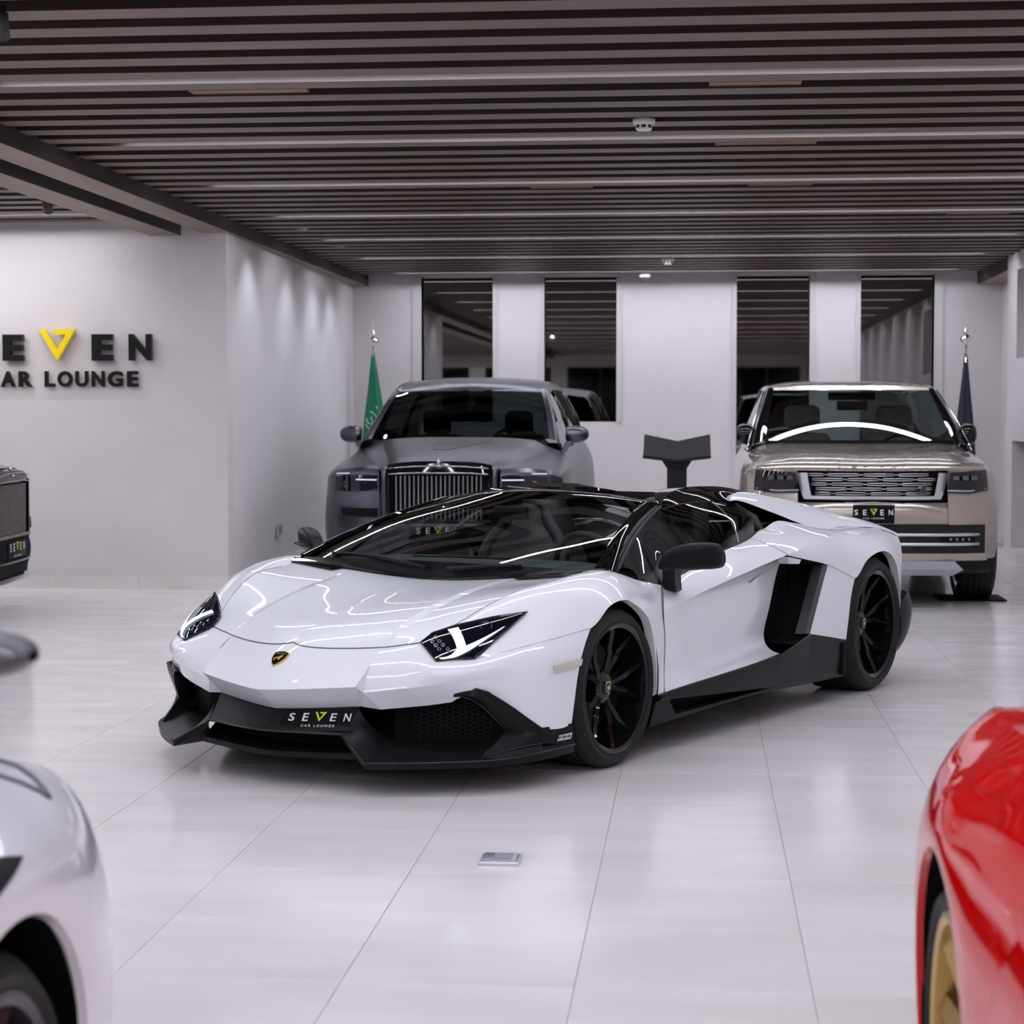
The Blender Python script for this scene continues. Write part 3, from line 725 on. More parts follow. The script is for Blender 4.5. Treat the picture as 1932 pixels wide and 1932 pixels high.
    sk.poly([mp(p) for p in ((-.34, .972, .228), A_, B_, (-.50, .986, .136), (-.268, .980, .131))])
    t2 = [(-1.535, 1.007, .313), (-1.70, 1.008, .343), (-1.887, 1.004, .374), (-2.177, 1.018, .326), (-2.292, 1.024, .308)]
    b2 = [(-1.46, 1.003, .163), (-1.64, 1.008, .165), (-1.86, 1.010, .16), (-2.12, 1.012, .155), (-2.296, 1.012, .15)]
    b3 = [(-1.46, 1.004, .143), (-1.64, 1.004, .139), (-1.86, 1.004, .132), (-2.12, 1.004, .125), (-2.30, 1.004, .121)]
    sk.patch([[mp(p) for p in t2], [mp(p) for p in b2], [mp(p) for p in b3]], cu=(2,), cv=(1,), n=4, flip=fl)
    allb = [(-.268, .980, .131)] + bot + b3[1:]
    sk.patch([[mp(p) for p in allb], [mp((p[0], p[1]-.16, p[2]-.004)) for p in allb]], n=2)
    sk.poly([mp(p) for p in ((-2.292, 1.024, .308), (-2.30, 1.004, .121), (-2.29, .85, .121), (-2.28, .85, .308))])
    skirt = sk.build('side_skirt', M_satin, L)
    MB().patch([[mp((p[0], p[1]-.055, p[2]+.005)) for p in (A_, lerp(A_, C_, .5), C_)], [mp((p[0], p[1]-.07, p[2]-.005)) for p in (B_, lerp(B_, C_, .5), C_)]], n=4).build('slot_back', M_matte, skirt)
    MB().poly([mp(p) for p in (A_, B_, (B_[0], B_[1]-.07, B_[2]), (A_[0], A_[1]-.055, A_[2]))]).poly([mp(p) for p in (B_, C_, (C_[0], C_[1]-.07, C_[2]), (B_[0], B_[1]-.07, B_[2]))]).build('slot_wall', M_satin, skirt, smooth=False)
    MB().tube([mp((p[0], p[1]+.001, p[2])) for p in top+t2[1:3]], .004, 5).build('skirt_edge', M_gloss, skirt)
    MB().box(-2.286, -2.235, *(sorted((s*1.006, s*1.030))), .135, .30).build('skirt_vane', M_matte, skirt, smooth=False)
    # rear corner below the lamp
    rc = [[(-3.120, .975, .430), (-3.310, .950, .475), (-3.42, .80, .47)], [(-3.15, .985, .33), (-3.375, .955, .405), (-3.50, .78, .40)], [(-3.17, .975, .24), (-3.34, .95, .26), (-3.46, .78, .26)], [(-3.17, .95, .155), (-3.25, .93, .165), (-3.40, .78, .16)]]
    MB().patch([[mp(p) for p in r] for r in rc], n=5, flip=fl).build('rear_bumper_corner', M_satin, L)
    MB().lathe([(0, 0), (.022, 0)], 1, center=(-3.285, s*.968, .33), n=16).build('rear_reflector', M_amber, L, smooth=False)
    # wheel housings
    for xc, zc, rr_, w0 in ((0, .33, .372, .62), (-2.70, .353, .402, .58)):
        MB().lathe([(rr_, s*w0), (rr_, s*.97)], 1, center=(xc, 0, zc), n=28, a0=-.5, a1=math.pi+.5).lathe([(0, s*w0), (rr_, s*w0)], 1, center=(xc, 0, zc), n=28, a0=-.5, a1=math.pi+.5).build('wheel_housing', M_matte, L)
# rear panel, underbody
MB().patch([sym([(-3.52, 0, .83), (-3.48, .65, .80), (-3.44, .84, .79)]), sym([(-3.56, 0, .62), (-3.48, .70, .62), (-3.19, .968, .62)]), sym([(-3.54, 0, .42), (-3.44, .78, .42), (-3.13, .98, .42)]), sym([(-3.40, 0, .17), (-3.36, .78, .17), (-3.17, .93, .165)])], n=4).build('rear_panel', M_satin, L)
MB().hexa([(.80, -.56, .118), (.80, .56, .118), (-.30, .62, .118), (-.30, -.62, .118)], [(.70, -.45, .30), (.70, .45, .30), (-.30, .60, .40), (-.30, -.60, .40)]).hexa([(-.30, -.93, .122), (-.30, .93, .122), (-2.30, .93, .118), (-2.30, -.93, .118)], [(-.30, -.78, .30), (-.30, .78, .30), (-2.30, .72, .42), (-2.30, -.72, .42)]).box(-3.3, -2.3, -.6, .6, .15, .55).build('underbody', M_matte, L, smooth=False)

# windscreen, pillars, header
wc = [(-.060, .8126), (-.280, .882), (-.500, .9475), (-.720, 1.0205), (-.930, 1.0859)]
we = [(-.135, .775, .7945), (-.320, .728, .8636), (-.520, .672, .9317), (-.750, .610, .9972), (-.985, .545, 1.0506)]
wp = [(-.138, .782, .806), (-.320, .735, .879), (-.520, .679, .946), (-.750, .617, 1.006), (-.985, .552, 1.054)]
def wrow(c, e, ss=(0, .3, .55, .8, 1), p=2.0): return [(c[0]+(e[0]-c[0])*t**p, e[1]*t, c[1]+(e[2]-c[1])*t**p) for t in ss]
MB().patch([sym(wrow(c, e, p=2.489)) for c, e in zip(wc, we)], n=8).build('windscreen', M_glass, L)
po = [(-.205, .848, .786), (-.385, .788, .853), (-.600, .716, .915), (-.820, .656, .975), (-1.045, .608, 1.030)]
for s in (1, -1):
    mp = (lambda p: p) if s > 0 else my
    pm = [tuple((np.array(a)+np.array(b))/2 + np.array((.012, .008, .012))) for a, b in zip(wp, po)]
    MB().patch([[mp(p) for p in we], [mp(p) for p in wp], [mp(p) for p in pm], [mp(p) for p in po], [mp((p[0]-.02, p[1]-.05, p[2]-.01)) for p in po]], cv=(1, 3), n=5).build('windscreen_pillar', M_gloss, L)
    MB().tube([mp((p[0], p[1]+.006, p[2])) for p in po], .009, 6, smooth_n=4).build('window_seal', M_satin, L)
hr0 = wrow(wc[4], we[4]); hr2 = wrow((-1.055, 1.098), (-1.075, .60, 1.035)); hr1 = [tuple((np.array(a)+np.array(b))/2+np.array((0, 0, .010))) for a, b in zip(hr0, hr2)]
hr3 = [(p[0]+.01, p[1]*.98, p[2]-.045) for p in hr2]; hr4 = [(p[0], p[1]*.97, p[2]-.03) for p in hr0]
MB().patch([sym(hr0), sym(hr1), sym(hr2), sym(hr3), sym(hr4)], cv=(2, 3), n=5).build('windscreen_header', M_gloss, L)
# side glass
sb = [(-.225, .842, .782), (-.50, .905, .716), (-.68, .868, .731), (-.95, .858, .778), (-1.22, .852, .828), (-1.41, .836, .846), (-1.567, .815, .864), (-1.76, .770, .889)]
stp = [(-.235, .836, .788), (-.600, .712, .913), (-.80, .660, .968), (-1.040, .618, 1.018), (-1.254, .608, 1.033), (-1.45, .606, 1.037), (-1.583, .610, 1.032), (-1.775, .635, 1.012)]
smd = [tuple((np.array(a)+np.array(b))/2+np.array((0, .022 if i else .002, .010 if i else 0))) for i, (a, b) in enumerate(zip(sb, stp))]
for s in (1, -1):
    mp = (lambda p: p) if s > 0 else my
    MB().patch([[mp(p) for p in sb], [mp(p) for p in smd], [mp(p) for p in stp]], n=5).build('side_window', M_glass_s, L)
    MB().tube([mp(p) for p in ((-.655, .706, .915), (-.575, .806, .82), (-.505, .908, .717))], .010, 6, smooth_n=4).build('window_divider', M_satin, L)
    MB().tube([mp(p) for p in ((-1.583, .612, 1.032), (-1.53, .735, .95), (-1.41, .840, .846))], .004, 6, smooth_n=4).build('window_edge', mat('glass_edge', (.25, .32, .31), .1, coat=1), L)
    MB().tube([mp(p) for p in ((-1.775, .637, 1.012), (-1.79, .715, .95), (-1.76, .772, .889))], .016, 6, smooth_n=4).build('window_rear_seal', M_satin, L)
    MB().tube([mp((p[0], p[1]+.006, p[2]-.001)) for p in sb[1:]], .0065, 6, smooth_n=3).build('window_seal', M_satin, L)
    MB().tube([mp(p) for p in stp[3:]], .004, 6, smooth_n=3).build('window_top_edge', M_satin, L)
    # mirror
    mr = empty('mirror', (0, 0, 0), 0, L)
    V = []
    cx_, cy_, cz_ = -.475, 1.10, .845
    secs = [(.948, .045, .030, -.010), (.958, .066, .046, -.008), (1.00, .082, .060, 0), (1.06, .086, .064, .002), (1.115, .080, .060, .0), (1.148, .058, .046, -.006), (1.160, .028, .024, -.010)]
    rows = []
    for (yy, dx, dz, of) in secs:
        t = (yy-.948)/.212
        rows.append([mp((-.462-.150*t + dx*(.95 if math.cos(a) > 0 else -.60)*abs(math.cos(a))**.7, yy + (.02*math.sin(a) if t < .9 else 0), .838 + of + .006*t + dz*(abs(math.sin(a))**.7)*(1 if math.sin(a) > 0 else -.9))) for a in np.linspace(0, 2*math.pi, 21)])
    MB().patch(rows, n=2).poly(rows[-1][:-1]).poly(rows[0][:-1]).build('mirror_housing', M_satin, mr)
    MB().hexa([mp(p) for p in ((-.520, .905, .700), (-.600, .898, .705), (-.612, .955, .690), (-.545, .962, .683))], [mp(p) for p in ((-.430, .955, .806), (-.480, .955, .806), (-.500, 1.005, .796), (-.445, 1.005, .796))]).build('mirror_arm', M_satin, mr, smooth=False)
    MB().tube([mp(p) for p in ((-.395, .955, .826), (-.382, 1.00, .828), (-.425, 1.06, .830), (-.480, 1.12, .830), (-.555, 1.155, .828))], .0025, 5, smooth_n=4).build('mirror_seam', M_matte, mr)
    # roll-over fairing behind each seat
    fo = [(-1.060, .612, 1.030), (-1.25, .606, 1.036), (-1.55, .602, 1.040), (-1.80, .625, 1.030), (-1.96, .580, 1.060), (-2.40, .640, 1.000), (-2.75, .68, .945)]
    fr_ = [(-1.075, .600, 1.040), (-1.36, .510, 1.088), (-1.66, .440, 1.100), (-1.85, .430, 1.098), (-2.05, .430, 1.089), (-2.40, .450, 1.042), (-2.75, .46, .975)]
    fi = [(-1.090, .585, 1.030), (-1.38, .400, 1.075), (-1.66, .290, 1.088), (-1.85, .270, 1.080), (-2.05, .260, 1.065), (-2.40, .260, 1.015), (-2.75, .26, .95)]
    fl2 = [(-1.10, .59, 1.00), (-1.40, .42, .98), (-1.68, .28, 1.055), (-1.85, .25, 1.045), (-2.05, .24, 1.03), (-2.40, .24, .985), (-2.75, .24, .92)]
    MB().patch([[mp(p) for p in fo], [mp(p) for p in fr_], [mp(p) for p in fi], [mp(p) for p in fl2]], cv=(1, 2), n=4).build('fairing', M_gloss, L)
    MB().hexa([mp(p) for p in ((-1.45, .60, .70), (-1.45, .10, .70), (-1.60, .10, .70), (-1.60, .60, .70))], [mp(p) for p in ((-1.42, .58, 1.03), (-1.50, .30, 1.05), (-1.65, .28, 1.05), (-1.60, .58, 1.03))]).build('bulkhead', M_leather, L, smooth=False)
MB().patch([sym([(-1.66, 0, 1.060), (-1.66, .29, 1.062)]), sym([(-2.05, 0, 1.035), (-2.05, .26, 1.035)]), sym([(-2.40, 0, .990), (-2.40, .26, .990)]), sym([(-2.95, 0, .91), (-2.95, .64, .90)]), sym([(-3.52, 0, .83), (-3.48, .65, .80)])], n=4).build('engine_cover', M_gloss, L)
MB().box(-1.67, -1.64, -.32, .32, 1.035, 1.072).build('deck_edge', M_gloss, L, smooth=False)

# shut lines on the front
fl = MB()
sg_ = spline(sym([(p[0]+.001, p[1], p[2]+.001) for p in (HC, H2, H1, HLin)]), (1, 3, 5), 6)
fl.tube([tuple(p) for q in sg_ for p in q[:-1]] + [tuple(sg_[-1][-1])], .0026, 5)
fl.build('hood_gap', M_seam, L)
for s in (1, -1):
    mp = (lambda p: p) if s > 0 else my
    MB().tube([mp((p[0], p[1], p[2]+.0015)) for p in ((.672, .588, .613), (.480, .660, .700), (.300, .706, .753), (.220, .715, .762), (.10, .722, .770))], .0018, 5, smooth_n=4).build('panel_gap', mat('panel_gap_light', (.42, .42, .46), .5), L)
    MB().tube([mp((p[0], p[1]+.001, p[2]+.001)) for p in (HLout, (.640, .832, .536), S1, (.400, .940, .578), A0)], .0018, 5).build('panel_gap', mat('panel_gap_light', (.42, .42, .46), .5), L)
    # hood vent at the foot of the windscreen
    hv = [(-.035, .475, .765), (.030, .490, .762), (.010, .74, .783), (-.055, .775, .797)]
    MB().hexa([mp(p) for p in hv], [mp((p[0], p[1], p[2]+.006)) for p in hv]).build('hood_vent', M_gloss, L, smooth=False)
MB().patch([sym([(-.036, 0, .733), (-.039, .13, .736), (-.032, .42, .757), (-.047, .745, .786)]), sym([(-.055, 0, .745), (-.058, .13, .746), (-.055, .42, .762), (-.075, .755, .792)]), sym([(-.066, 0, .812), (-.068, .13, .812), (-.080, .42, .808), (-.138, .777, .798)])], n=4).build('cowl', M_satin, L)
# wipers
MB().tube([(-.040, -.02, .785), (-.045, -.16, .803), (-.065, -.30, .820), (-.10, -.52, .826), (-.115, -.60, .826)], [.010, .012, .012, .007, .006], 6).build('wiper', M_satin, L)
MB().tube([(-.035, .10, .785), (-.045, .30, .803), (-.07, .46, .812)], [.012, .010, .007], 6).tube([(-.085, -.12, .832), (-.095, .12, .836), (-.105, .38, .836)], .006, 6).build('wiper', M_satin, L)
# headlights
up = [HLin, (.719, .547, .598), (.648, .608, .625), (.540, .715, .655), (.444, .814, .672)]
lo = [HLbot, (.790, .705, .513), HLout, (.600, .795, .598), (.446, .815, .670)]
mid = [tuple((np.array(a)+np.array(b))/2 + np.array((.014, .014, .016)) * w) for a, b, w in zip(up, lo, (.35, .7, .9, .5, .1))]
def onlens(u, v, lift=.004):
    """point on the lens surface: u along (0 front, 1 tip), v across (0 upper, 1 lower)"""
    def at(r): return spline(r, (), 12)[0][int(round(u*48))]
    a, b, c = at(up), at(mid), at(lo)
    p = a*(1-v)*(1-2*v) + b*4*v*(1-v) + c*v*(2*v-1)
    return tuple(p + np.array((.6, .5, .6))*lift)
for s in (1, -1):
    mp = (lambda p: p) if s > 0 else my
    off = np.array((.004, .003, .004))
    lift = lambda r: [mp(tuple(np.array(p)+off)) for p in r]
    hl = MB().patch([lift(up), lift(mid), lift(lo)], n=6, flip=s < 0).build('headlight', M_hl, L)
    MB().tube([mp(tuple(np.array(p)+off)) for p in up[:-1]+[up[-1]]+lo[::-1][1:]], .004, 6, closed=True).build('headlight_bezel', M_gloss, hl)
    q = lambda uv, l=.013: mp(onlens(*uv, l))
    MB().patch([[q((.40, .10)), q((.37, .45)), q((.335, .76))], [q((.50, .12)), q((.47, .46)), q((.45, .73))]], n=4, flip=s < 0).build('daytime_bar', M_drl, hl)
    MB().patch([[q((.035, .93)), q((.20, .90)), q((.34, .76)), q((.45, .70)), q((.62, .72)), q((.78, .80))], [q((.055, .99)), q((.24, .97)), q((.36, .90)), q((.48, .82)), q((.64, .80)), q((.79, .84))]], n=4, flip=s < 0).build('daytime_bar', M_drl, hl)
    for u, v in ((.12, .30), (.13, .47), (.13, .63), (.20, .22), (.21, .39), (.215, .55), (.22, .71)):
        c_ = np.array(onlens(u, v, .012)); n_ = np.array((.6, .5, .6)); a_ = np.cross(n_, (0, 0, 1)); a_ /= np.linalg.norm(a_); b_ = np.cross(a_, n_); b_ /= np.linalg.norm(b_)
        MB().tube([mp(tuple(c_ + .0065*(a_*math.cos(t)+b_*math.sin(t)))) for t in np.linspace(0, 2*math.pi, 13)[:-1]], .0016, 4, closed=True).build('lamp_cell', M_hlc, hl)
    c_ = np.array(onlens(.66, .40, .010))
    MB().tube([mp(tuple(c_ + .022*(a_*math.cos(t)+b_*math.sin(t)))) for t in np.linspace(0, 2*math.pi, 19)[:-1]], .002, 4, closed=True).build('projector_lens', mat('lens_ring', (.10, .10, .12), .2, metal=.8), hl)
    MB().patch([[q((.66, .24)), q((.70, .30))], [q((.665, .26), .014), q((.70, .36), .014)]], n=2).build('projector_glint', M_hlc, hl)
# nose emblem
em = empty('emblem', (0, 0, 0), 0, L)
ez = frame_map((1.000, 0, .4915), (0, 1, 0), (-.80, 0, .60), (.60, 0, .80))
sh = [(-.036, .030), (-.02, .036), (0, .039), (.02, .036), (.036, .030), (.033, 0), (.02, -.026), (0, -.044), (-.02, -.026), (-.033, 0)]
MB().prism([(p[0], p[1]) for p in sh], 2, 0, 1).build('x', None) if False else None
MB().add([ez((p[0], p[1], -.006)) for p in sh] + [ez((p[0], p[1], .006)) for p in sh], [tuple(range(10, 20))] + [(i, (i+1) % 10, 10+(i+1) % 10, 10+i) for i in range(10)]).build('emblem_rim', M_gold, em, smooth=False)
MB().add([ez((p[0]*.93, p[1]*.94, .0066)) for p in sh], [tuple(range(10))]).build('emblem_field', M_gloss, em, smooth=False)
bull = [(-.024, -.004), (-.012, .002), (.000, .006), (.010, .016), (.018, .014), (.020, .006), (.012, .000), (.012, -.012), (.006, -.016), (.002, -.006), (-.008, -.006), (-.012, -.016), (-.018, -.016), (-.016, -.006)]
MB().add([ez((p[0], p[1], .0075)) for p in bull], [tuple(range(14))]).build('emblem_bull', M_gold, em, smooth=False)
V, F = fit_text('LAMBORGHINI', -.024, .024, .020, .0275, bold=.01); MB().add([ez((p[0], p[1], .0075)) for p in V], F).build('emblem_lettering', M_gold, em, smooth=False)

# black front apron: sloping panel, lip, wings, fins
PL0, PL1 = (1.110, 0, .222), (1.034, .338, .222)
MB().patch([sym([NL0, NL1, (.940, .356, .322)]), sym([PL0, (1.098, .10, .222), PL1])], cu=(2,), n=4).build('apron_panel', M_satin, L)
MB().tube(sym([PL0, (1.098, .10, .222), PL1]), .003, 6).build('apron_edge', mat('satin_black_edge', (.010, .010, .011), .28, spec=.5), L)
lp0 = sym([(1.080, 0, .140), (1.070, .1, .141), (1.012, .385, .150)]); lp1 = sym([(1.078, 0, .118), (1.068, .1, .119), (1.010, .385, .126)])
MB().patch([[(p[0]-.15, p[1], p[2]+.015) for p in lp0], lp0, lp1, [(p[0]-.2, p[1], p[2]-.004) for p in lp1]], cv=(1, 2), n=4).build('apron_lip', M_satin, L)
MB().patch([[(p[0]-.012, p[1], p[2]-.004) for p in sym([PL0, (1.098, .10, .222), PL1])], sym([(.94, 0, .20), (.93, .1, .20), (.90, .37, .20)]), sym([(.94, 0, .12), (.93, .1, .12), (.90, .40, .12)])], cv=(1,), n=3).build('apron_opening', M_matte, L)
for s in (1, -1):
    mp = (lambda p: p) if s > 0 else my
    lipf = [(1.036, .338, .220), (1.062, .410, .178), (1.086, .487, .132), (.960, .660, .131), (.840, .792, .131), (.735, .885, .133), (.560, .960, .143), (.366, .992, .150)]
    lipb = [(1.030, .345, .195), (1.054, .412, .150), (1.080, .490, .108), (.955, .664, .107), (.835, .795, .107), (.730, .886, .108), (.556, .958, .112), (.366, .985, .118)]
    flo = [(.955, .362, .315), (.93, .40, .25), (.88, .45, .195), (.80, .56, .185), (.735, .68, .180), (.668, .800, .180), (.54, .92, .19), (.366, .97, .20)]
    back = [(.90, .40, .10), (.88, .45, .10), (.85, .50, .10), (.75, .62, .10), (.66, .72, .10), (.6, .8, .10), (.5, .88, .105), (.366, .9, .11)]
    MB().patch([[mp(p) for p in flo], [mp(p) for p in lipf], [mp(p) for p in lipb], [mp(p) for p in back]], cu=(2,), cv=(1, 2), n=4, flip=s < 0).build('apron_wing', M_satin, L)
    M_edge = mat('satin_black_edge', (.010, .010, .011), .28, spec=.5)
    MB().tube([mp((p[0]+.001, p[1], p[2]+.001)) for p in lipf[:3]], .003, 6).tube([mp((p[0]+.001, p[1], p[2]+.001)) for p in spline(lipf[2:], (), 4)[0]], .003, 6).build('apron_edge', M_edge, L)
    MB().tube([mp(p) for p in spline([(.806, .706, .373), (.772, .767, .359), (.654, .847, .229), (.782, .824, .143)], (2,), 4)[0]], .003, 6).tube([mp(p) for p in ((.654, .847, .229), (.782, .824, .143), (.67, .894, .166), (.562, .957, .179))], .003, 6).tube([mp(p) for p in ((.806, .706, .387), (.766, .786, .405), (.749, .830, .393), (.557, .951, .239))], .0025, 6).build('apron_edge', M_edge, L)
    # fin that frames the intake
    MB().patch([[mp(p) for p in ((.805, .705, .386), (.765, .785, .404), (.748, .828, .392), (.556, .950, .238))], [mp(p) for p in ((.815, .715, .375), (.785, .780, .376), (.690, .848, .300), (.605, .905, .222))], [mp(p) for p in ((.805, .705, .372), (.770, .765, .358), (.652, .845, .228), (.640, .855, .215))]], cv=(1,), n=5, flip=s < 0).build('apron_fin', M_satin, L)
    MB().patch([[mp(p) for p in ((.652, .845, .230), (.605, .905, .224), (.556, .950, .238))], [mp(p) for p in ((.780, .822, .142), (.67, .892, .165), (.560, .955, .178))]], n=5, flip=s < 0).poly([mp(p) for p in ((.780, .822, .142), (.67, .892, .165), (.560, .955, .178), (.56, .96, .145), (.735, .885, .134))]).build('apron_vane', M_satin, L)
    MB().poly([mp(p) for p in ((.652, .845, .228), (.780, .822, .142), (.66, .77, .15), (.60, .80, .22))]).poly([mp(p) for p in ((.770, .765, .358), (.652, .845, .228), (.60, .80, .22), (.68, .74, .35))]).build('apron_duct', M_matte, L, smooth=False)
    ss = MB().patch([[mp(p) for p in ((.556, .950, .238), (.378, .986, .235))], [mp(p) for p in ((.56, .958, .178), (.368, .992, .150))]], n=3, flip=s < 0).build('apron_side', M_satin, L)
    fmb = frame_map(mp((.432, .980, .187)), tuple(np.array(mp((-.188, .036, 0)))/.1914), (0, 0, 1), (0, s, 0)) if s > 0 else frame_map(mp((.432, .980, .187)), tuple(-np.array(mp((-.188, .036, 0)))/.1914), (0, 0, 1), (0, s, 0))
    MB().add([fmb((p[0], p[1], .003)) for p in ((-.045, -.011), (.035, -.011), (.045, .013), (-.035, .011))], [(0, 1, 2, 3)]).build('badge', M_hlc, ss, smooth=False)
    V, F = fit_text('LP 720-4 50', -.037, .033, -.006, .007, bold=.02); MB().add([fmb((p[0], p[1], .004)) for p in V], F).build('badge_lettering', M_gloss, ss, smooth=False)
    # intake duct and honeycomb grille
    MB().patch([[mp(p) for p in ((.93, .40, .33), (.80, .56, .335), (.70, .70, .35), (.66, .80, .36))], [mp(p) for p in ((.80, .42, .30), (.72, .55, .31), (.65, .68, .32), (.60, .80, .33))], [mp(p) for p in ((.80, .42, .17), (.72, .55, .17), (.65, .68, .17), (.60, .80, .17))], [mp(p) for p in ((.90, .44, .19), (.81, .56, .185), (.74, .68, .180), (.668, .800, .178))]], cv=(1, 2), n=3).build('front_intake', M_matte, L)
    hx = MB(); c0_ = np.array((.735, .640, .262)); uu = np.array((-.17, .25, .0)); uu /= np.linalg.norm(uu); vv = np.array((.05, .05, 1.0)); vv /= np.linalg.norm(vv)
    rH = .0165
    for a in range(-9, 10):
        for b in range(-6, 7):
            cx_, cz_ = a*rH*1.5, (b + .5*(a % 2))*rH*math.sqrt(3)*.62
            if not (-.14 < cx_ < .175 and -.075-.02*cx_ < cz_ < .075+.12*cx_): continue
            ring = [(math.cos(k*math.pi/3)*rH, math.sin(k*math.pi/3)*rH*.62) for k in range(6)]
            oo = [tuple(c0_ + uu*(cx_+p[0]) + vv*(cz_+p[1])) for p in ring]; ii = [tuple(c0_ + uu*(cx_+p[0]*.88) + vv*(cz_+p[1]*.85)) for p in ring]
            hx.add([mp(p) for p in oo+ii], [(k, (k+1) % 6, 6+(k+1) % 6, 6+k) for k in range(6)])
    tag(hx.build('front_intake_mesh', M_satin, L, smooth=False), kind='stuff')
# plate lettering on the apron panel
M_apl = mat('apron_plate', (.006, .006, .0065), .4, spec=.1)
pn = np.array((1.03, 0, .262)); U = np.array((-.10, 1.0, 0)); U /= np.linalg.norm(U)
Oa = np.array((1.034+.0, .145, .262))
# local frame of the panel right of the centre line
Pa = np.array(NL1); Pb = np.array((.940, .356, .322)); Pc = np.array((1.098, .10, .222)); Pd = np.array(PL1)
Uv = (Pb+Pd)/2-(Pa+Pc)/2; Uv /= np.linalg.norm(Uv); Vv = (Pa+Pb)/2-(Pc+Pd)/2; Vv -= Uv*(Vv@Uv); Vv /= np.linalg.norm(Vv); Nv = np.cross(Uv, Vv)
ctr = (Pa+Pb+Pc+Pd)/4
pl = empty('number_plate', (0, 0, 0), 0, L)
fmp = frame_map(ctr, Uv, Vv, Nv)
MB().add([fmp((p[0], p[1], .003)) for p in ((-.165, -.052), (.140, -.052), (.125, .045), (-.165, .045))], [(0, 1, 2, 3)]).build('plate', M_apl, pl, smooth=False)
fms = frame_map(ctr+Uv*-.0035, Uv, Vv, Nv)
plate_lettering(pl, fms, .262, M_txtw, M_txtg, off=.006, k=-.008)

# interior
MB().patch([sym([(-.13, 0, .755), (-.13, .5, .760), (-.18, .74, .775)]), sym([(-.42, 0, .800), (-.42, .4, .795), (-.45, .70, .785)]), sym([(-.62, 0, .775), (-.62, .4, .780), (-.60, .72, .765)]), sym([(-.68, 0, .66), (-.68, .4, .62), (-.66, .74, .62)]), sym([(-.60, 0, .40), (-.60, .4, .35), (-.60, .78, .35)])], n=4).build('dashboard', M_dash, L)
MB().tube([(-.80 + .05*math.sin(t), .37 + .175*math.cos(t), .745 + .165*math.sin(t)) for t in np.linspace(0, 2*math.pi, 33)[:-1]], .016, 8, closed=True).tube([(-.79, .20, .745), (-.76, .37, .735), (-.79, .54, .745)], .018, 6).tube([(-.60, .37, .70), (-.77, .37, .735)], .03, 8).build('steering_wheel', M_leather, L)
rounded_box(MB(), -1.40, -.62, -.13, .13, .30, .58, .03).build('centre_console', M_leather, L)
for s in (1, -1):
    yc = s*.37
    mb = MB()
    mb.patch([[(-.78, yc-.22, .36), (-.78, yc, .40), (-.78, yc+.22, .36)], [(-1.05, yc-.24, .36), (-1.05, yc, .34), (-1.05, yc+.24, .36)], [(-1.24, yc-.25, .42), (-1.22, yc, .36), (-1.24, yc+.25, .42)],
              [(-1.33, yc-.25, .62), (-1.28, yc, .60), (-1.33, yc+.25, .62)], [(-1.42, yc-.23, .80), (-1.37, yc, .80), (-1.42, yc+.23, .80)], [(-1.46, yc-.12, .92), (-1.41, yc, .92), (-1.46, yc+.12, .92)], [(-1.475, yc-.10, .99), (-1.425, yc, 1.0), (-1.475, yc+.10, .99)], [(-1.50, yc-.08, 1.02), (-1.47, yc, 1.03), (-1.50, yc+.08, 1.02)]], n=5)
    mb.build('seat', M_leather, L)
    MB().tube([(-1.34, yc-.235, .64), (-1.42, yc-.215, .80), (-1.455, yc-.115, .925), (-1.47, yc-.09, .995), (-1.46, yc, 1.02), (-1.47, yc+.09, .995), (-1.455, yc+.115, .925), (-1.42, yc+.215, .80), (-1.34, yc+.235, .64)], .035, 8, smooth_n=4).build('seat_bolster', M_leather, L)
MB().box(-.72, -.70, -.09, .09, .97, 1.03).build('rear_view_mirror', M_satin, L, smooth=False)
MB().hexa([(-.6, -.75, .2), (-.6, .75, .2), (-1.6, .75, .2), (-1.6, -.75, .2)], [(-.6, -.78, .24), (-.6, .78, .24), (-1.6, .78, .24), (-1.6, -.78, .24)]).build('cabin_floor', M_leather, L, smooth=False)
for s in (1, -1):
    mp = (lambda p: p) if s > 0 else my
    MB().patch([[mp(p) for p in ((-.55, .86, .70), (-.95, .82, .76), (-1.5, .78, .845))], [mp(p) for p in ((-.60, .80, .45), (-.95, .78, .45), (-1.5, .75, .45))], [mp(p) for p in ((-.60, .78, .22), (-.95, .77, .22), (-1.5, .75, .22))]], n=4).build('door_card', M_leather, L)
# wheels
for s in (1, -1):
    wheel(L, 0, s*(.985-.1275), .329, s, .329, .255, .2665, M_rimb, hub_in=.055, cap='shield', rot=math.radians(90 if s > 0 else 90)+.31, caliper=math.radians(200))
    wheel(L, -2.70, s*(1.030-.1775), .353, s, .353, .355, .2795, M_rimb, hub_in=.075, cap='shield', rot=math.radians(90)+.10, caliper=math.radians(-20))
# ------------------------------------------------------------------ luxury SUV with the upright slatted grille (x forward, origin under the grille)
M_gun = mat('paint_gunmetal_satin', (.115, .112, .135), .28, metal=1.0, coat=0)
M_blk = mat('paint_black_gloss', (.005, .005, .0055), .10, coat=1.0, spec=0.0, coat_ior=1.42)
M_bright = mat('bright_trim', (.48, .475, .485), .16, metal=1.0)
M_darkchrome = mat('dark_chrome', (.10, .098, .10), .16, metal=1.0)
M_glass_d = glass('dark_glass', (.06, .07, .075))
M_glass_r = glass('rear_glass', (.55, .66, .66))
M_int = mat('dark_interior', (.010, .010, .013), .7)
M_plate = mat('plate_black', (.005, .005, .0055), .45, spec=.1)
M_lampglass = mat('lamp_glass', (.008, .008, .012), .06, coat=1.0, spec=0)
M_lampwhite = mat('lamp_light_bar', (.75, .78, .85), .2, emit=(.9, .93, 1), estr=.35)
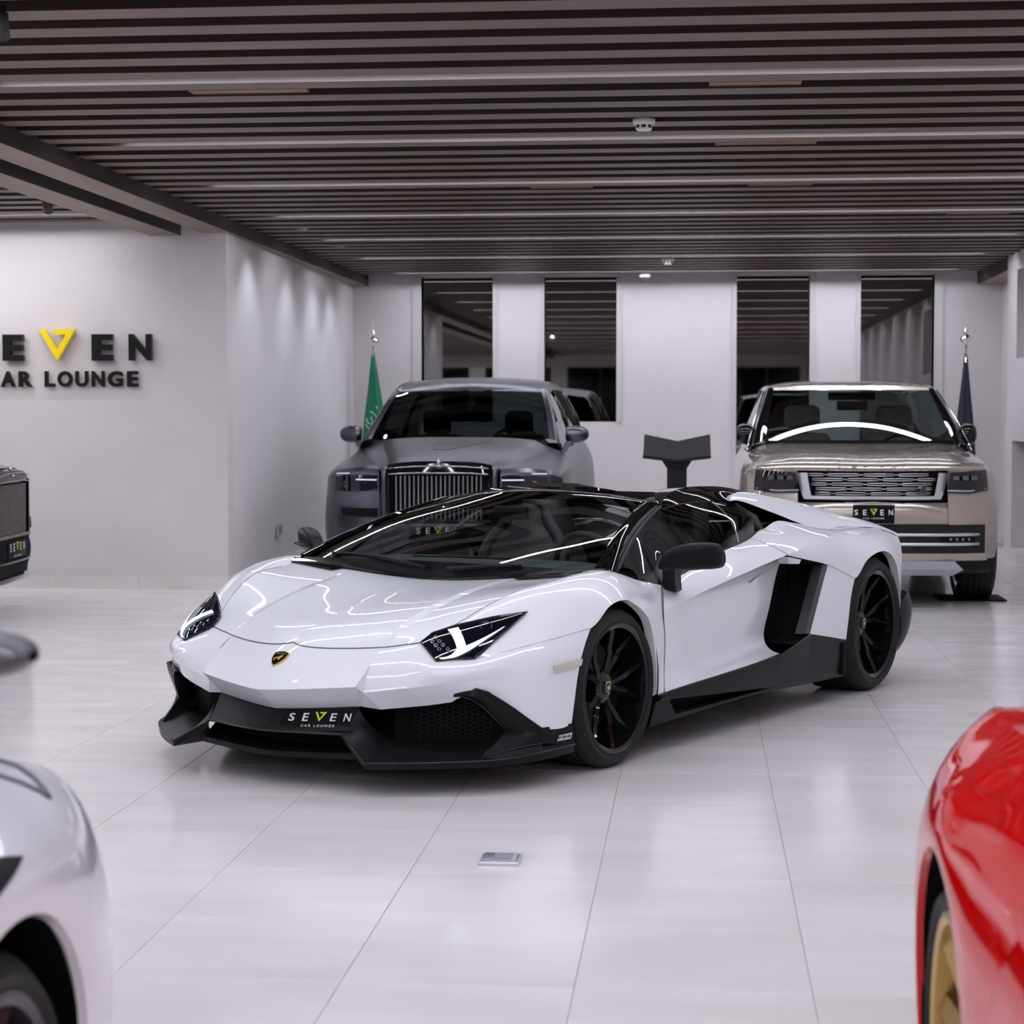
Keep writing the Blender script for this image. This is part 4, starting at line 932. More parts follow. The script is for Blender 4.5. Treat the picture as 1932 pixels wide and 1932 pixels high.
M_silver0 = mat('satin_silver', (.62, .62, .66), .32, metal=.85)
M_paper = mat('sticker_paper', (.75, .85, .9), .6)

def suv_wheels(root, xf, xr, y, R, w, rim, m_rim, style='many', n=12):
    for s in (1, -1):
        for xx in (xf, xr):
            wheel(root, xx, s*(y-w/2), R, s, R, w, rim, m_rim, style=style, nsp=n, hub_in=.04)

def grille_suv(loc, rz, paint, label, slat_m, name='luxury_suv', plate_w=.36, detail=True, lower=None):
    R = empty(name, loc, rz); tag(R, label, 'car', None)
    # hood
    h = [sym([(-.055, 0, 1.078), (-.065, .28, 1.070), (-.080, .43, 1.048), (-.095, .505, 1.012)]),
         sym([(-.30, 0, 1.128), (-.30, .30, 1.122), (-.30, .47, 1.095), (-.30, .575, 1.052)]),
         sym([(-.80, 0, 1.198), (-.80, .36, 1.192), (-.80, .58, 1.165), (-.80, .720, 1.110)]),
         sym([(-1.36, 0, 1.262), (-1.38, .42, 1.256), (-1.42, .68, 1.236), (-1.36, .870, 1.152)])]
    MB().patch(h, cu=(1, 5), n=5).build('hood', paint, R)
    MB().tube([(-.50, -.10, 1.166), (-.62, -.13, 1.182), (-.98, -.15, 1.224)], .003, 4).tube([(-.50, .02, 1.166), (-.72, .16, 1.196), (-1.0, .32, 1.222)], .003, 4).tube([(-.50, -.10, 1.166), (-.50, .02, 1.166)], .003, 4).build('hood_crease', paint, R)
    fz = [[(-.095, .505, 1.012), (-.13, .70, 1.020), (-.23, .88, 1.000), (-.40, .985, .955)],
          [(-.30, .575, 1.052), (-.34, .74, 1.050), (-.42, .905, 1.025), (-.55, 1.0, .97)],
          [(-.80, .720, 1.110), (-.82, .83, 1.095), (-.85, .940, 1.06), (-.9, 1.008, .99)],
          [(-1.36, .870, 1.152), (-1.38, .92, 1.13), (-1.40, .975, 1.07), (-1.40, 1.010, .99)]]
    ff = [[(-.095, .505, 1.012), (-.13, .70, 1.020), (-.23, .88, 1.000), (-.40, .985, .955)],
          [(-.075, .505, .98), (-.105, .70, .988), (-.20, .885, .97), (-.39, .995, .93)],
          [(-.055, .500, .80), (-.085, .70, .80), (-.19, .90, .80), (-.42, 1.010, .79)],
          [(-.045, .495, .70), (-.075, .70, .70), (-.18, .91, .70), (-.43, 1.022, .69)],
          [(-.040, .495, .58), (-.070, .70, .58), (-.18, .92, .58), (-.44, 1.028, .57)],
          [(-.060, .495, .30), (-.090, .70, .30), (-.21, .91, .30), (-.46, 1.012, .30)]]
    for s in (1, -1):
        mp = (lambda p: p) if s > 0 else my
        MB().patch([[mp(p) for p in r] for r in fz], n=5, flip=s > 0).build('fender', paint, R)
        MB().patch([[mp(p) for p in r] for r in ff], cv=(1,), n=5, flip=s > 0).build('front_corner', paint, R)
        # lamp: dark glass recess with light bars
        lampq = [(-.068, .520, .958), (-.190, .885, .955), (-.195, .885, .835), (-.145, .66, .826), (-.062, .520, .855)]
        o = np.array((.012, .004, .0))
        lamp = MB().patch([[mp(tuple(np.array(p)+o)) for p in ((-.074, .515, .960), (-.104, .70, .962), (-.196, .878, .952))], [mp(tuple(np.array(p)+o)) for p in ((-.060, .515, .845), (-.088, .70, .828), (-.190, .892, .835))]], n=5, flip=s > 0).build('headlight', M_lampglass, R)
        fr = [mp(tuple(np.array(p)+o)) for p in ((-.074, .515, .960), (-.104, .70, .962), (-.196, .878, .952), (-.190, .892, .835), (-.088, .70, .828), (-.060, .515, .845))]
        MB().tube(fr, .006, 6, closed=True).build('headlight_surround', M_darkchrome, lamp)
        MB().hexa([mp(p) for p in ((-.050, .520, .918), (-.078, .70, .920), (-.09, .70, .920), (-.06, .520, .918))], [mp(p) for p in ((-.050, .520, .928), (-.078, .70, .930), (-.09, .70, .930), (-.06, .520, .928))]).build('light_bar', M_lampwhite, lamp, smooth=False)
        MB().hexa([mp(p) for p in ((-.118, .76, .972), (-.185, .882, .968), (-.20, .882, .968), (-.13, .76, .972))], [mp(p) for p in ((-.118, .76, .980), (-.185, .882, .976), (-.20, .882, .976), (-.13, .76, .980))]).build('light_bar', M_lampwhite, lamp, smooth=False)
        for yy, zz, r_ in ((.60, .885, .030), (.78, .885, .034)):
            MB().lathe([(r_, 0), (r_*.8, .006), (r_*.5, .002), (0, .004)], 0, center=(-.068 if yy < .7 else -.118, s*yy, zz), n=20).build('projector_lens', M_darkchrome, lamp)
        # slot below the lamp
        MB().patch([[mp(p) for p in ((-.030, .510, .690), (-.060, .70, .690), (-.160, .885, .695))], [mp(p) for p in ((-.028, .510, .615), (-.056, .70, .620), (-.160, .885, .635))]], n=5).build('lower_slot', M_matte, R)
        # sides
        sd = [[(-.40, .985, .955), (-.9, 1.008, .99), (-1.40, 1.010, .99), (-2.6, 1.0, .98), (-4.2, 1.02, .99), (-5.05, .97, .97), (-5.28, .80, .96)],
              [(-.42, 1.010, .79), (-.9, 1.03, .80), (-1.40, 1.005, .78), (-2.6, .985, .75), (-4.2, 1.04, .80), (-5.1, .98, .78), (-5.34, .80, .78)],
              [(-.44, 1.028, .57), (-.9, 1.035, .76), (-1.40, 1.01, .55), (-2.6, .995, .50), (-4.2, 1.04, .76), (-5.1, .98, .55), (-5.34, .80, .55)],
              [(-.46, 1.012, .30), (-.55, 1.0, .30), (-1.40, .99, .30), (-2.6, .98, .28), (-3.75, .99, .30), (-5.0, .96, .34), (-5.25, .80, .34)]]
        MB().patch([[mp(p) for p in r] for r in sd], n=5, flip=s > 0).build('body_side', paint, R)
        # shoulder above the side, glasshouse
        sh_ = [[(-1.40, 1.010, .99), (-2.6, 1.0, .98), (-4.2, 1.02, .99), (-5.05, .97, .97), (-5.28, .80, .96)],
               [(-1.40, .975, 1.07), (-2.6, .975, 1.09), (-4.2, .99, 1.11), (-5.05, .93, 1.08), (-5.26, .78, 1.06)],
               [(-1.40, .905, 1.150), (-2.6, .925, 1.165), (-4.2, .935, 1.185), (-4.98, .88, 1.17), (-5.18, .76, 1.15)]]
        MB().patch([[mp(p) for p in r] for r in sh_], n=5, flip=s > 0).build('shoulder', paint, R)
        ga = [(-1.55, .905, 1.160), (-2.6, .925, 1.168), (-4.2, .935, 1.188), (-4.95, .87, 1.172)]
        gb = [(-2.20, .745, 1.600), (-2.6, .735, 1.690), (-4.2, .735, 1.690), (-4.75, .72, 1.640)]
        gm = [tuple((np.array(a)+np.array(b))/2+np.array((0, .03, .0))) for a, b in zip(ga, gb)]
        MB().patch([[mp(p) for p in ga], [mp(p) for p in gm], [mp(p) for p in gb]], n=4).build('side_window', M_glass_d, R)
        MB().tube([mp(p) for p in ga], .010, 6).build('window_trim', M_darkchrome, R)
        MB().tube([mp((p[0], p[1]+.004, p[2])) for p in (ga[1], gm[1], gb[1])], .022, 6).tube([mp((p[0], p[1]+.004, p[2])) for p in (ga[2], gm[2], gb[2])], .022, 6).build('door_pillar', M_blk, R)
        # windscreen pillar and roof rail
        pa = [(-1.46, .80, 1.244), (-1.72, .765, 1.395), (-2.02, .715, 1.560), (-2.28, .668, 1.672)]
        pb = [(-1.44, .905, 1.165), (-1.80, .842, 1.37), (-2.12, .775, 1.555), (-2.36, .735, 1.665)]
        pc = [(p[0]-.06, p[1]-.02, p[2]-.01) for p in pb]
        MB().patch([[mp(p) for p in pa], [mp(tuple((np.array(a)+np.array(b))/2+np.array((.02, .015, .02)))) for a, b in zip(pa, pb)], [mp(p) for p in pb], [mp(p) for p in pc]], cv=(2,), n=5).build('windscreen_pillar', paint, R)
        rl = [(-2.28, .668, 1.680), (-2.6, .66, 1.760), (-3.4, .66, 1.785), (-4.3, .65, 1.755), (-4.8, .63, 1.69)]
        rl2 = [(-2.36, .738, 1.660), (-2.62, .745, 1.690), (-3.4, .745, 1.700), (-4.3, .735, 1.690), (-4.8, .72, 1.635)]
        MB().patch([[mp(p) for p in rl], [mp(tuple((np.array(a)+np.array(b))/2+np.array((0, .012, .018)))) for a, b in zip(rl, rl2)], [mp(p) for p in rl2]], n=5).build('roof_rail', paint, R)
        # mirror
        m_ = empty('mirror', (0, 0, 0), 0, R)
        rows = []
        for yy, dz, dx in ((.935, .055, .05), (.95, .070, .07), (1.02, .076, .08), (1.09, .068, .075), (1.125, .045, .05), (1.138, .02, .02)):
            t = (yy-.935)/.2
            rows.append([mp((-1.70-.05*t+dx*math.cos(a), yy, 1.285+dz*math.sin(a)*(1 if math.sin(a) > 0 else 1))) for a in np.linspace(0, 2*math.pi, 13)])
        MB().patch(rows, n=2).poly(rows[0][:-1]).poly(rows[-1][:-1]).build('mirror_housing', paint, m_)
        MB().hexa([mp(p) for p in ((-1.66, .89, 1.14), (-1.76, .89, 1.14), (-1.76, .94, 1.13), (-1.66, .94, 1.13))], [mp(p) for p in ((-1.67, .945, 1.235), (-1.75, .945, 1.235), (-1.75, 1.0, 1.225), (-1.67, 1.0, 1.225))]).build('mirror_arm', paint, m_, smooth=False)
        # column beside the grille
        MB().patch([[mp(p) for p in ((-.095, .505, 1.012), (-.090, .495, .98), (-.055, .495, .80), (-.040, .495, .58), (-.06, .495, .30))], [mp(p) for p in ((-.070, .470, 1.030), (-.030, .465, 1.0), (-.012, .465, .80), (-.010, .465, .58), (-.03, .47, .30))], [mp(p) for p in ((-.080, .432, 1.044), (-.040, .432, 1.0), (-.020, .432, .80), (-.015, .432, .58), (-.035, .44, .30))]], n=5).build('grille_column', paint, R)
    # grille
    g0 = MB().patch([sym([(-.070, 0, 1.075), (-.072, .28, 1.066), (-.080, .432, 1.045)]), sym([(-.012, 0, 1.060), (-.014, .28, 1.050), (-.018, .425, 1.028)]), sym([(.000, 0, .985), (0, .28, .982), (-.004, .425, .978)]), sym([(-.012, 0, .968), (-.012, .28, .966), (-.014, .425, .962)])], cv=(1, 2), n=5)
    gr = g0.build('grille_header', M_blk, R)
    MB().tube(sym([(.002, 0, 1.040), (.001, .20, 1.036), (-.003, .415, 1.020)]), .005, 6, smooth_n=4).tube(sym([(.005, 0, .982), (.004, .20, .984), (0, .415, .972)]), .005, 6, smooth_n=4).build('grille_bright_line', M_bright, gr)
    MB().box(-.10, -.075, -.43, .43, .56, .99).build('grille_back', M_matte, R, smooth=False)
    for i in range(20):
        yy = -.352 + i*.704/19
        MB().hexa([(-.045, yy-.004, .600), (-.010, yy-.0055, .600), (-.010, yy+.0055, .600), (-.045, yy+.004, .600)], [(-.045, yy-.004, .960), (-.006, yy-.0055, .960), (-.006, yy+.0055, .960), (-.045, yy+.004, .960)]).build('grille_slat', slat_m, R, smooth=False)
    MB().box(-.06, .005, -.43, .43, .575, .600).build('grille_sill', M_darkchrome, R, smooth=False)
    for s in (-1, 1): MB().box(-.05, .002, s*.42-.012, s*.42+.012, .58, .99).build('grille_side', M_blk, R, smooth=False)
    # figure on the grille
    fg = MB().lathe([(.028, 0), (.022, .012), (.010, .018), (.013, .035), (.016, .05), (.009, .062), (.008, .072), (0, .078)], 2, center=(-.018, 0, 1.02), n=14)
    fg.hexa([(-.045, -.012, 1.06), (-.02, -.005, 1.06), (-.02, .005, 1.06), (-.045, .012, 1.06)], [(-.075, -.028, 1.085), (-.05, -.012, 1.075), (-.05, .012, 1.075), (-.075, .028, 1.085)])
    fg.build('grille_figure', M_bright, R)
    # lower bumper
    MB().patch([sym([(-.015, 0, .580), (-.020, .44, .578), (-.040, .495, .578)]), sym([(.010, 0, .50), (.006, .44, .50), (-.02, .495, .50)]), sym([(.0, 0, .40), (-.005, .44, .40), (-.035, .495, .40)]), sym([(-.05, 0, .27), (-.055, .44, .27), (-.07, .495, .28)])], n=4).build('lower_bumper', lower or paint, R)
    if lower:
        MB().tube(sym([(.012, 0, .405), (.008, .30, .405), (-.02, .495, .407)]), .010, 8, smooth_n=3).build('bumper_line', M_darkchrome, R)
        MB().patch([sym([(-.03, 0, .285), (-.04, .44, .285), (-.10, .70, .30)]), sym([(.005, 0, .262), (-.005, .44, .262), (-.08, .70, .275)]), sym([(-.10, 0, .24), (-.11, .44, .24), (-.16, .70, .25)])], cv=(1,), n=4).build('bumper_lip', M_silver0, R)
    pl = empty('number_plate', (0, 0, 0), 0, R)
    rounded_box(MB(), .010, .022, -.242, .242, .432, .542, .004).build('plate', M_plate, pl)
    plate_lettering(pl, frame_map((.022, 0, .482), (0, 1, 0), (0, 0, 1), (1, 0, 0)), plate_w, M_txtw, M_txtg, off=.002)
    # windscreen, roof, rear
    wcc = [(-1.36, 1.258), (-1.66, 1.425), (-1.94, 1.580), (-2.14, 1.684)]
    wee = [(-1.46, .80, 1.244), (-1.72, .765, 1.395), (-2.02, .715, 1.560), (-2.28, .668, 1.672)]
    MB().patch([sym(wrow(c, e)) for c, e in zip(wcc, wee)], n=4).build('windscreen', M_glass_d, R)
    rf = [sym([(-2.14, 0, 1.690), (-2.17, .35, 1.690), (-2.28, .668, 1.680)]), sym([(-2.32, 0, 1.760), (-2.36, .35, 1.752), (-2.45, .664, 1.726)]), sym([(-2.70, 0, 1.800), (-2.72, .35, 1.795), (-2.74, .660, 1.770)]), sym([(-3.4, 0, 1.828), (-3.4, .35, 1.822), (-3.4, .66, 1.785)]), sym([(-4.3, 0, 1.80), (-4.3, .35, 1.795), (-4.3, .65, 1.755)]), sym([(-4.85, 0, 1.73), (-4.84, .35, 1.725), (-4.8, .63, 1.69)])]
    MB().patch(rf, n=4).build('roof', paint, R)
    MB().patch([sym([(-4.85, 0, 1.72), (-4.84, .35, 1.715), (-4.8, .63, 1.68)]), sym([(-5.10, 0, 1.42), (-5.08, .38, 1.42), (-5.0, .72, 1.42)]), sym([(-5.22, 0, 1.16), (-5.21, .40, 1.16), (-5.18, .76, 1.15)])], n=4).build('rear_window', M_glass_r, R)
    MB().patch([sym([(-5.22, 0, 1.16), (-5.21, .40, 1.16), (-5.18, .76, 1.15)]), sym([(-5.34, 0, .95), (-5.33, .4, .95), (-5.28, .80, .96)]), sym([(-5.38, 0, .6), (-5.37, .4, .6), (-5.34, .80, .6)]), sym([(-5.30, 0, .34), (-5.30, .4, .34), (-5.25, .80, .34)])], n=4).build('tailgate', paint, R)
    MB().hexa([(-.45, -.90, .24), (-.45, .90, .24), (-5.2, .90, .24), (-5.2, -.90, .24)], [(-.45, -.5, .55), (-.45, .5, .55), (-5.1, .78, .55), (-5.1, -.78, .55)]).hexa([(-1.42, -.86, .56), (-1.42, .86, .56), (-1.95, .80, .56), (-1.95, -.80, .56)], [(-1.44, -.78, 1.235), (-1.44, .78, 1.235), (-1.95, .80, 1.16), (-1.95, -.80, 1.16)]).build('cabin_floor', M_int, R, smooth=False)
    for s in (1, -1):
        yc = s*.40
        rounded_box(MB(), -3.05, -2.88, yc-.25, yc+.25, .60, 1.27, .05).build('seat', M_int, R)
        rounded_box(MB(), -2.98, -2.86, yc-.135, yc+.135, 1.27, 1.50, .05).build('headrest', M_int, R)
    MB().tube([(-2.10+.06*math.sin(t), .40+.19*math.cos(t), 1.16+.17*math.sin(t)) for t in np.linspace(0, 2*math.pi, 25)[:-1]], .015, 6, closed=True).build('steering_wheel', M_int, R)
    if detail:
        MB().hexa([(-1.610, .452, 1.275), (-1.640, .662, 1.275), (-1.652, .662, 1.275), (-1.622, .452, 1.275)], [(-1.655, .452, 1.308), (-1.685, .662, 1.308), (-1.697, .662, 1.308), (-1.667, .452, 1.308)]).build('windscreen_sticker', M_paper, R, smooth=False)
    suv_wheels(R, -.92, -4.21, 1.0, .395, .275, .285, M_rimb)
    return R
grille_suv((-2.115, 15.8, 0), math.radians(-90), M_gun, 'matte gunmetal luxury SUV with tall slatted grille before the windows', M_bright)
bx = (-4.90, 13.56)
grille_suv((bx[0], bx[1], 0), math.radians(5), M_blk, 'gloss black luxury SUV nose cut off by the left edge', M_bright, plate_w=.40, detail=False, lower=M_matte)

# ------------------------------------------------------------------ champagne SUV with the low rounded front
M_champ = mat('paint_champagne', (.36, .31, .27), .24, metal=.6, coat=1.0)
M_silver = mat('satin_silver', (.62, .62, .66), .32, metal=.85)
M_beige = mat('beige_leather', (.60, .56, .50), .55)
M_glass_c = glass('clear_dark_glass', (.27, .30, .30))
G = empty('family_suv', (1.322, 14.75, 0), math.radians(-90))
tag(G, 'champagne beige SUV with wide silver grille parked at the right', 'car')
h = [sym([(-.030, 0, 1.036), (-.075, .35, 1.038), (-.160, .62, 1.042), (-.350, .850, 1.046)]),
     sym([(-.085, 0, 1.078), (-.125, .35, 1.080), (-.210, .63, 1.080), (-.400, .868, 1.072)]),
     sym([(-.45, 0, 1.150), (-.46, .36, 1.152), (-.52, .65, 1.142), (-.62, .890, 1.095)]),
     sym([(-.90, 0, 1.196), (-.90, .40, 1.200), (-.92, .68, 1.186), (-.95, .905, 1.12)]),
     sym([(-1.27, 0, 1.226), (-1.29, .42, 1.228), (-1.36, .76, 1.216), (-1.40, .900, 1.150)])]
MB().patch(h, n=5).build('hood', M_champ, G)
for s in (1, -1):
    MB().tube([(-.14, s*.42, 1.086), (-.5, s*.46, 1.160), (-.9, s*.50, 1.203), (-1.28, s*.54, 1.215)], .004, 5).build('hood_crease', M_champ, G)
MB().tube(sym([(-.088, 0, 1.079), (-.128, .35, 1.081), (-.213, .63, 1.081), (-.36, .83, 1.074)]), .003, 5, smooth_n=4).build('hood_gap', M_seam, G)
V, F = fit_text('RANGE ROVER', -.412, .415, 1.042, 1.070, bold=.03, spacing=2.2)
MB().add([(-.030-.36*p[0]**2*.97-(p[1]-1.036)*1.28+.007, p[0], p[1]) for p in V], F).build('hood_lettering', M_bright, G, smooth=False)
# silver grille frame
def gx(y): return -.02 - .36*y*y
fr = MB()
ys = np.linspace(-.562, .562, 15)
def strip(y0, y1, z0a, z1a, z0b, z1b, dx0, dx1, mbx, n=10):
    rows = [[], []]
    for y, t in zip(np.linspace(y0, y1, n), np.linspace(0, 1, n)):
        rows[0].append((gx(y)+dx0, y, z0a+(z0b-z0a)*t)); rows[1].append((gx(y)+dx1, y, z1a+(z1b-z1a)*t))
    mbx.patch(rows, n=1)
strip(-.505, .505, .848, .822, .848, .822, .014, .008, fr, 15)
for s in (1, -1):
    fr.patch([[(gx(.490)+.012, s*.490, 1.022), (gx(.565)+.006, s*.566, 1.021)], [(gx(.474)+.012, s*.474, .92), (gx(.535)+.006, s*.540, .90)], [(gx(.458)+.012, s*.458, .846), (gx(.505)+.006, s*.512, .824)]], n=4)
    fr.patch([[(gx(.566), s*.566, 1.021), (gx(.566)-.05, s*.570, 1.021)], [(gx(.540), s*.540, .90), (gx(.54)-.05, s*.544, .90)], [(gx(.512), s*.512, .824), (gx(.51)-.05, s*.515, .824)]], n=2)
frame = fr.build('grille_frame', M_silver, G)
gb = MB(); strip(-.50, .50, 1.034, .84, 1.034, .84, -.035, -.035, gb, 14); gb.build('grille_back', M_matte, G)
bk = MB(); strip(-.555, .555, .826, .797, .826, .797, .006, -.01, bk, 14); strip(-.60, -.49, 1.03, .80, 1.03, .80, -.03, -.03, bk, 4); strip(.49, .60, 1.03, .80, 1.03, .80, -.03, -.03, bk, 4); bk.build('grille_chin', M_gloss, G)
rowz = np.linspace(1.008, .866, 5)
for i, z in enumerate(rowz):
    wdt = .485 - .014*i; segs = []
    step = .262; off = 0 if i % 2 == 0 else step/2
    c = -wdt - step + off
    while c < wdt + step:
        a, b = max(c-.112, -wdt), min(c+.112, wdt)
        if b-a > .05: segs.append((a, b))
        c += step
    segs.sort()
    for a, b in segs:
        loop = []
        for y, zz in ((a, z-.007), (a+(b-a)*.33, z-.0085), (a+(b-a)*.66, z-.0085), (b, z-.007), (b, z+.007), (a+(b-a)*.66, z+.0085), (a+(b-a)*.33, z+.0085), (a, z+.007)): loop.append((gx(y)-.008, y, zz))
        MB().tube(loop, .0036, 6, closed=True).build('grille_bar', M_silver, G)
        MB().hexa([(gx(a)-.022, a, z-.006), (gx(b)-.022, b, z-.006), (gx(b)-.016, b, z-.006), (gx(a)-.016, a, z-.006)], [(gx(a)-.022, a, z+.006), (gx(b)-.022, b, z+.006), (gx(b)-.016, b, z+.006), (gx(a)-.016, a, z+.006)]).build('grille_bar_fill', M_darkchrome, G, smooth=False)
    for (a, b), (c_, d_) in zip(segs[:-1], segs[1:]):
        MB().tube([(gx(b)-.010, b+.004, z), (gx(c_)-.010, c_-.004, z)], .004, 6).build('grille_link', M_silver, G)
MB().lathe([(0, .004), (.03, .002), (.034, 0)], 0, center=(gx(.36)+.002, .36, .895), n=18).build('grille_badge', M_darkchrome, G)
for s in (1, -1):
    mp = (lambda p: p) if s > 0 else my; fl = s > 0
    lq = [[(-.135, .570, 1.022), (-.215, .73, 1.032), (-.355, .858, 1.040)], [(-.128, .560, .955), (-.205, .73, .962), (-.345, .870, .970)], [(-.125, .545, .880), (-.195, .73, .872), (-.335, .872, .888)]]
    lq = [[(p[0]+.038, p[1]+.006, p[2]) for p in r] for r in lq]
    lamp = MB().patch([[mp((p[0]+.010, p[1]+.004, p[2])) for p in r] for r in lq], n=5, flip=fl).build('headlight', M_lampglass, G)
    MB().tube([mp((p[0]+.012, p[1]+.004, p[2])) for p in (lq[0][0], lq[0][1], lq[0][2], lq[2][2], lq[2][1], lq[2][0])], .004, 5, closed=True).build('headlight_edge', M_gloss, lamp)
    for y_, z_ in ((.62, .985), (.69, .985), (.76, .985)):
        MB().box(-.185 if y_ > .7 else -.13, -.120 if y_ > .7 else -.085, *sorted((s*(y_-.022), s*(y_+.022))), z_-.016, z_+.016).build('lamp_cell', mat('lamp_cell', (.14, .14, .15), .2, metal=.6), lamp, smooth=False)
    MB().tube([mp(p) for p in ((-.068, .555, .890), (-.135, .726, .884), (-.272, .866, .900))], .007, 6).build('light_bar', mat('lamp_bar_grey', (.32, .33, .38), .2, coat=1), lamp)
    # corner and side sheet metal
    fc = [[(-.12, .56, 1.040), (-.210, .73, 1.044), (-.350, .850, 1.048), (-.400, .868, 1.072), (-.62, .890, 1.095), (-.95, .905, 1.12), (-1.40, .900, 1.15)],
          [(-.12, .56, .960), (-.195, .74, .960), (-.335, .880, .960), (-.44, .935, .98), (-.65, .960, 1.01), (-.95, .970, 1.03), (-1.40, .965, 1.05)],
          [(-.08, .56, .82), (-.16, .76, .82), (-.32, .920, .82), (-.48, .975, .83), (-.70, .995, .85), (-.95, 1.000, .86), (-1.40, .985, .86)],
          [(-.02, .56, .65), (-.11, .78, .65), (-.29, .935, .65), (-.50, .995, .66), (-.72, 1.012, .70), (-.95, 1.018, .78), (-1.40, .995, .66)],
          [(-.02, .56, .50), (-.11, .79, .50), (-.29, .945, .50), (-.46, .985, .50), (-.55, .995, .50), (-1.36, .99, .56), (-1.42, .99, .50)],
          [(-.05, .56, .37), (-.14, .78, .37), (-.30, .925, .37), (-.44, .965, .37), (-.50, .975, .37), (-1.38, .98, .37), (-1.44, .98, .37)]]
    MB().patch([[mp(p) for p in r] for r in fc], n=5, flip=fl).build('front_corner', M_champ, G)
    sd = [[(-1.40, .965, 1.05), (-2.6, .96, 1.06), (-3.9, .955, 1.07), (-4.85, .88, 1.07)], [(-1.40, .985, .86), (-2.6, .985, .86), (-3.9, .985, .88), (-4.9, .90, .88)], [(-1.42, .99, .50), (-2.6, .985, .50), (-3.5, .985, .52), (-4.9, .90, .52)], [(-1.44, .98, .30), (-2.6, .975, .28), (-3.5, .975, .30), (-4.85, .88, .34)]]
    MB().patch([[mp(p) for p in r] for r in sd], n=4, flip=fl).build('body_side', M_champ, G)
    MB().patch([[mp(p) for p in r] for r in ([(-1.40, .965, 1.05), (-2.6, .96, 1.06), (-3.9, .955, 1.07), (-4.85, .88, 1.07)], [(-1.40, .900, 1.15), (-2.6, .905, 1.155), (-3.9, .90, 1.16), (-4.8, .83, 1.16)])], n=4, flip=fl).build('shoulder', M_champ, G)
    ga = [(-1.50, .895, 1.155), (-2.6, .905, 1.160), (-3.9, .90, 1.165), (-4.78, .83, 1.165)]; gbp = [(-2.30, .750, 1.60), (-2.7, .735, 1.668), (-3.9, .73, 1.670), (-4.6, .71, 1.640)]
    MB().patch([[mp(p) for p in ga], [mp(tuple((np.array(a)+np.array(b))/2+np.array((0, .02, 0)))) for a, b in zip(ga, gbp)], [mp(p) for p in gbp]], n=4).build('side_window', M_glass_c, G)
    MB().tube([mp(p) for p in ga], .008, 6).build('window_trim', M_gloss, G)
    pa = [(-1.38, .765, 1.250), (-1.66, .735, 1.380), (-1.96, .700, 1.522), (-2.28, .662, 1.686)]; pb = [(-1.42, .900, 1.160), (-1.78, .840, 1.38), (-2.10, .780, 1.535), (-2.40, .735, 1.660)]
    MB().patch([[mp(p) for p in pa], [mp(tuple((np.array(a)+np.array(b))/2+np.array((.015, .015, .015)))) for a, b in zip(pa, pb)], [mp(p) for p in pb], [mp((p[0]-.06, p[1]-.02, p[2])) for p in pb]], cv=(2,), n=5).build('windscreen_pillar', M_gloss, G)
    MB().tube([mp((p[0]+.03, p[1]+.010, p[2]+.01)) for p in pb], .009, 6, smooth_n=3).build('pillar_bright_line', M_bright, G)
    rl = [(-2.28, .662, 1.692), (-2.52, .672, 1.720), (-3.2, .68, 1.73), (-4.3, .66, 1.715), (-4.65, .64, 1.68)]; rl2 = [(-2.40, .738, 1.655), (-2.60, .748, 1.672), (-3.2, .75, 1.68), (-4.3, .735, 1.672), (-4.65, .71, 1.645)]
    MB().patch([[mp(p) for p in rl], [mp(tuple((np.array(a)+np.array(b))/2+np.array((0, .012, .012)))) for a, b in zip(rl, rl2)], [mp(p) for p in rl2]], n=4).build('roof_rail', M_champ, G)
    m_ = empty('mirror', (0, 0, 0), 0, G)
    rows = []
    for yy, dz, dx in ((.855, .060, .05), (.87, .080, .08), (.92, .088, .09), (.965, .078, .08), (.985, .055, .05), (.992, .02, .02)):
        rows.append([mp((-1.70+dx*math.cos(a), yy, 1.300+dz*math.sin(a))) for a in np.linspace(0, 2*math.pi, 13)])
    MB().patch(rows, n=2).poly(rows[0][:-1]).poly(rows[-1][:-1]).build('mirror_housing', M_gloss, m_)
    MB().hexa([mp(p) for p in ((-1.66, .84, 1.18), (-1.76, .84, 1.18), (-1.76, .90, 1.17), (-1.66, .90, 1.17))], [mp(p) for p in ((-1.67, .87, 1.24), (-1.75, .87, 1.24), (-1.75, .92, 1.23), (-1.67, .92, 1.23))]).build('mirror_arm', M_gloss, m_, smooth=False)
# bumper
MB().patch([sym([(-.022, 0, .797), (-.045, .35, .797), (-.110, .56, .797)]), sym([(.008, 0, .74), (-.015, .35, .74), (-.055, .56, .74)]), sym([(.012, 0, .64), (-.008, .35, .64), (-.030, .56, .64)])], n=4).build('front_bumper', M_champ, G)
def lo_x(y): return .022 - .10*y*y - .16*max(0, abs(y)-.55)**1.4*2
it = MB(); rows = [[(lo_x(y), y, z) for y in np.linspace(-.84, .84, 13)] for z in (.636, .53, .420)]
it.patch(rows, n=2).build('lower_intake', M_gloss, G)
for z in (.561, .490):
    MB().tube([(lo_x(y)+.006, y, z) for y in np.linspace(-.79, .79, 13)], .0135, 8).build('intake_bar', M_silver, G)
for s in (1, -1):
    MB().hexa([(lo_x(.5)+.004, s*.50, .508), (lo_x(.76)+.004, s*.76, .508), (lo_x(.76)+.016, s*.76, .508), (lo_x(.5)+.016, s*.50, .508)], [(lo_x(.5)+.004, s*.50, .545), (lo_x(.76)+.004, s*.76, .545), (lo_x(.76)+.016, s*.76, .545), (lo_x(.5)+.016, s*.50, .545)]).build('fog_lamp', M_matte, G, smooth=False)
    for k in range(4): MB().lathe([(0, .003), (.011, 0)], 0, center=(lo_x(.6)+.016, s*(.575+.045*k), .527), n=10).build('fog_lamp_cell', mat('lamp_cell', (.14, .14, .15), .2), G)
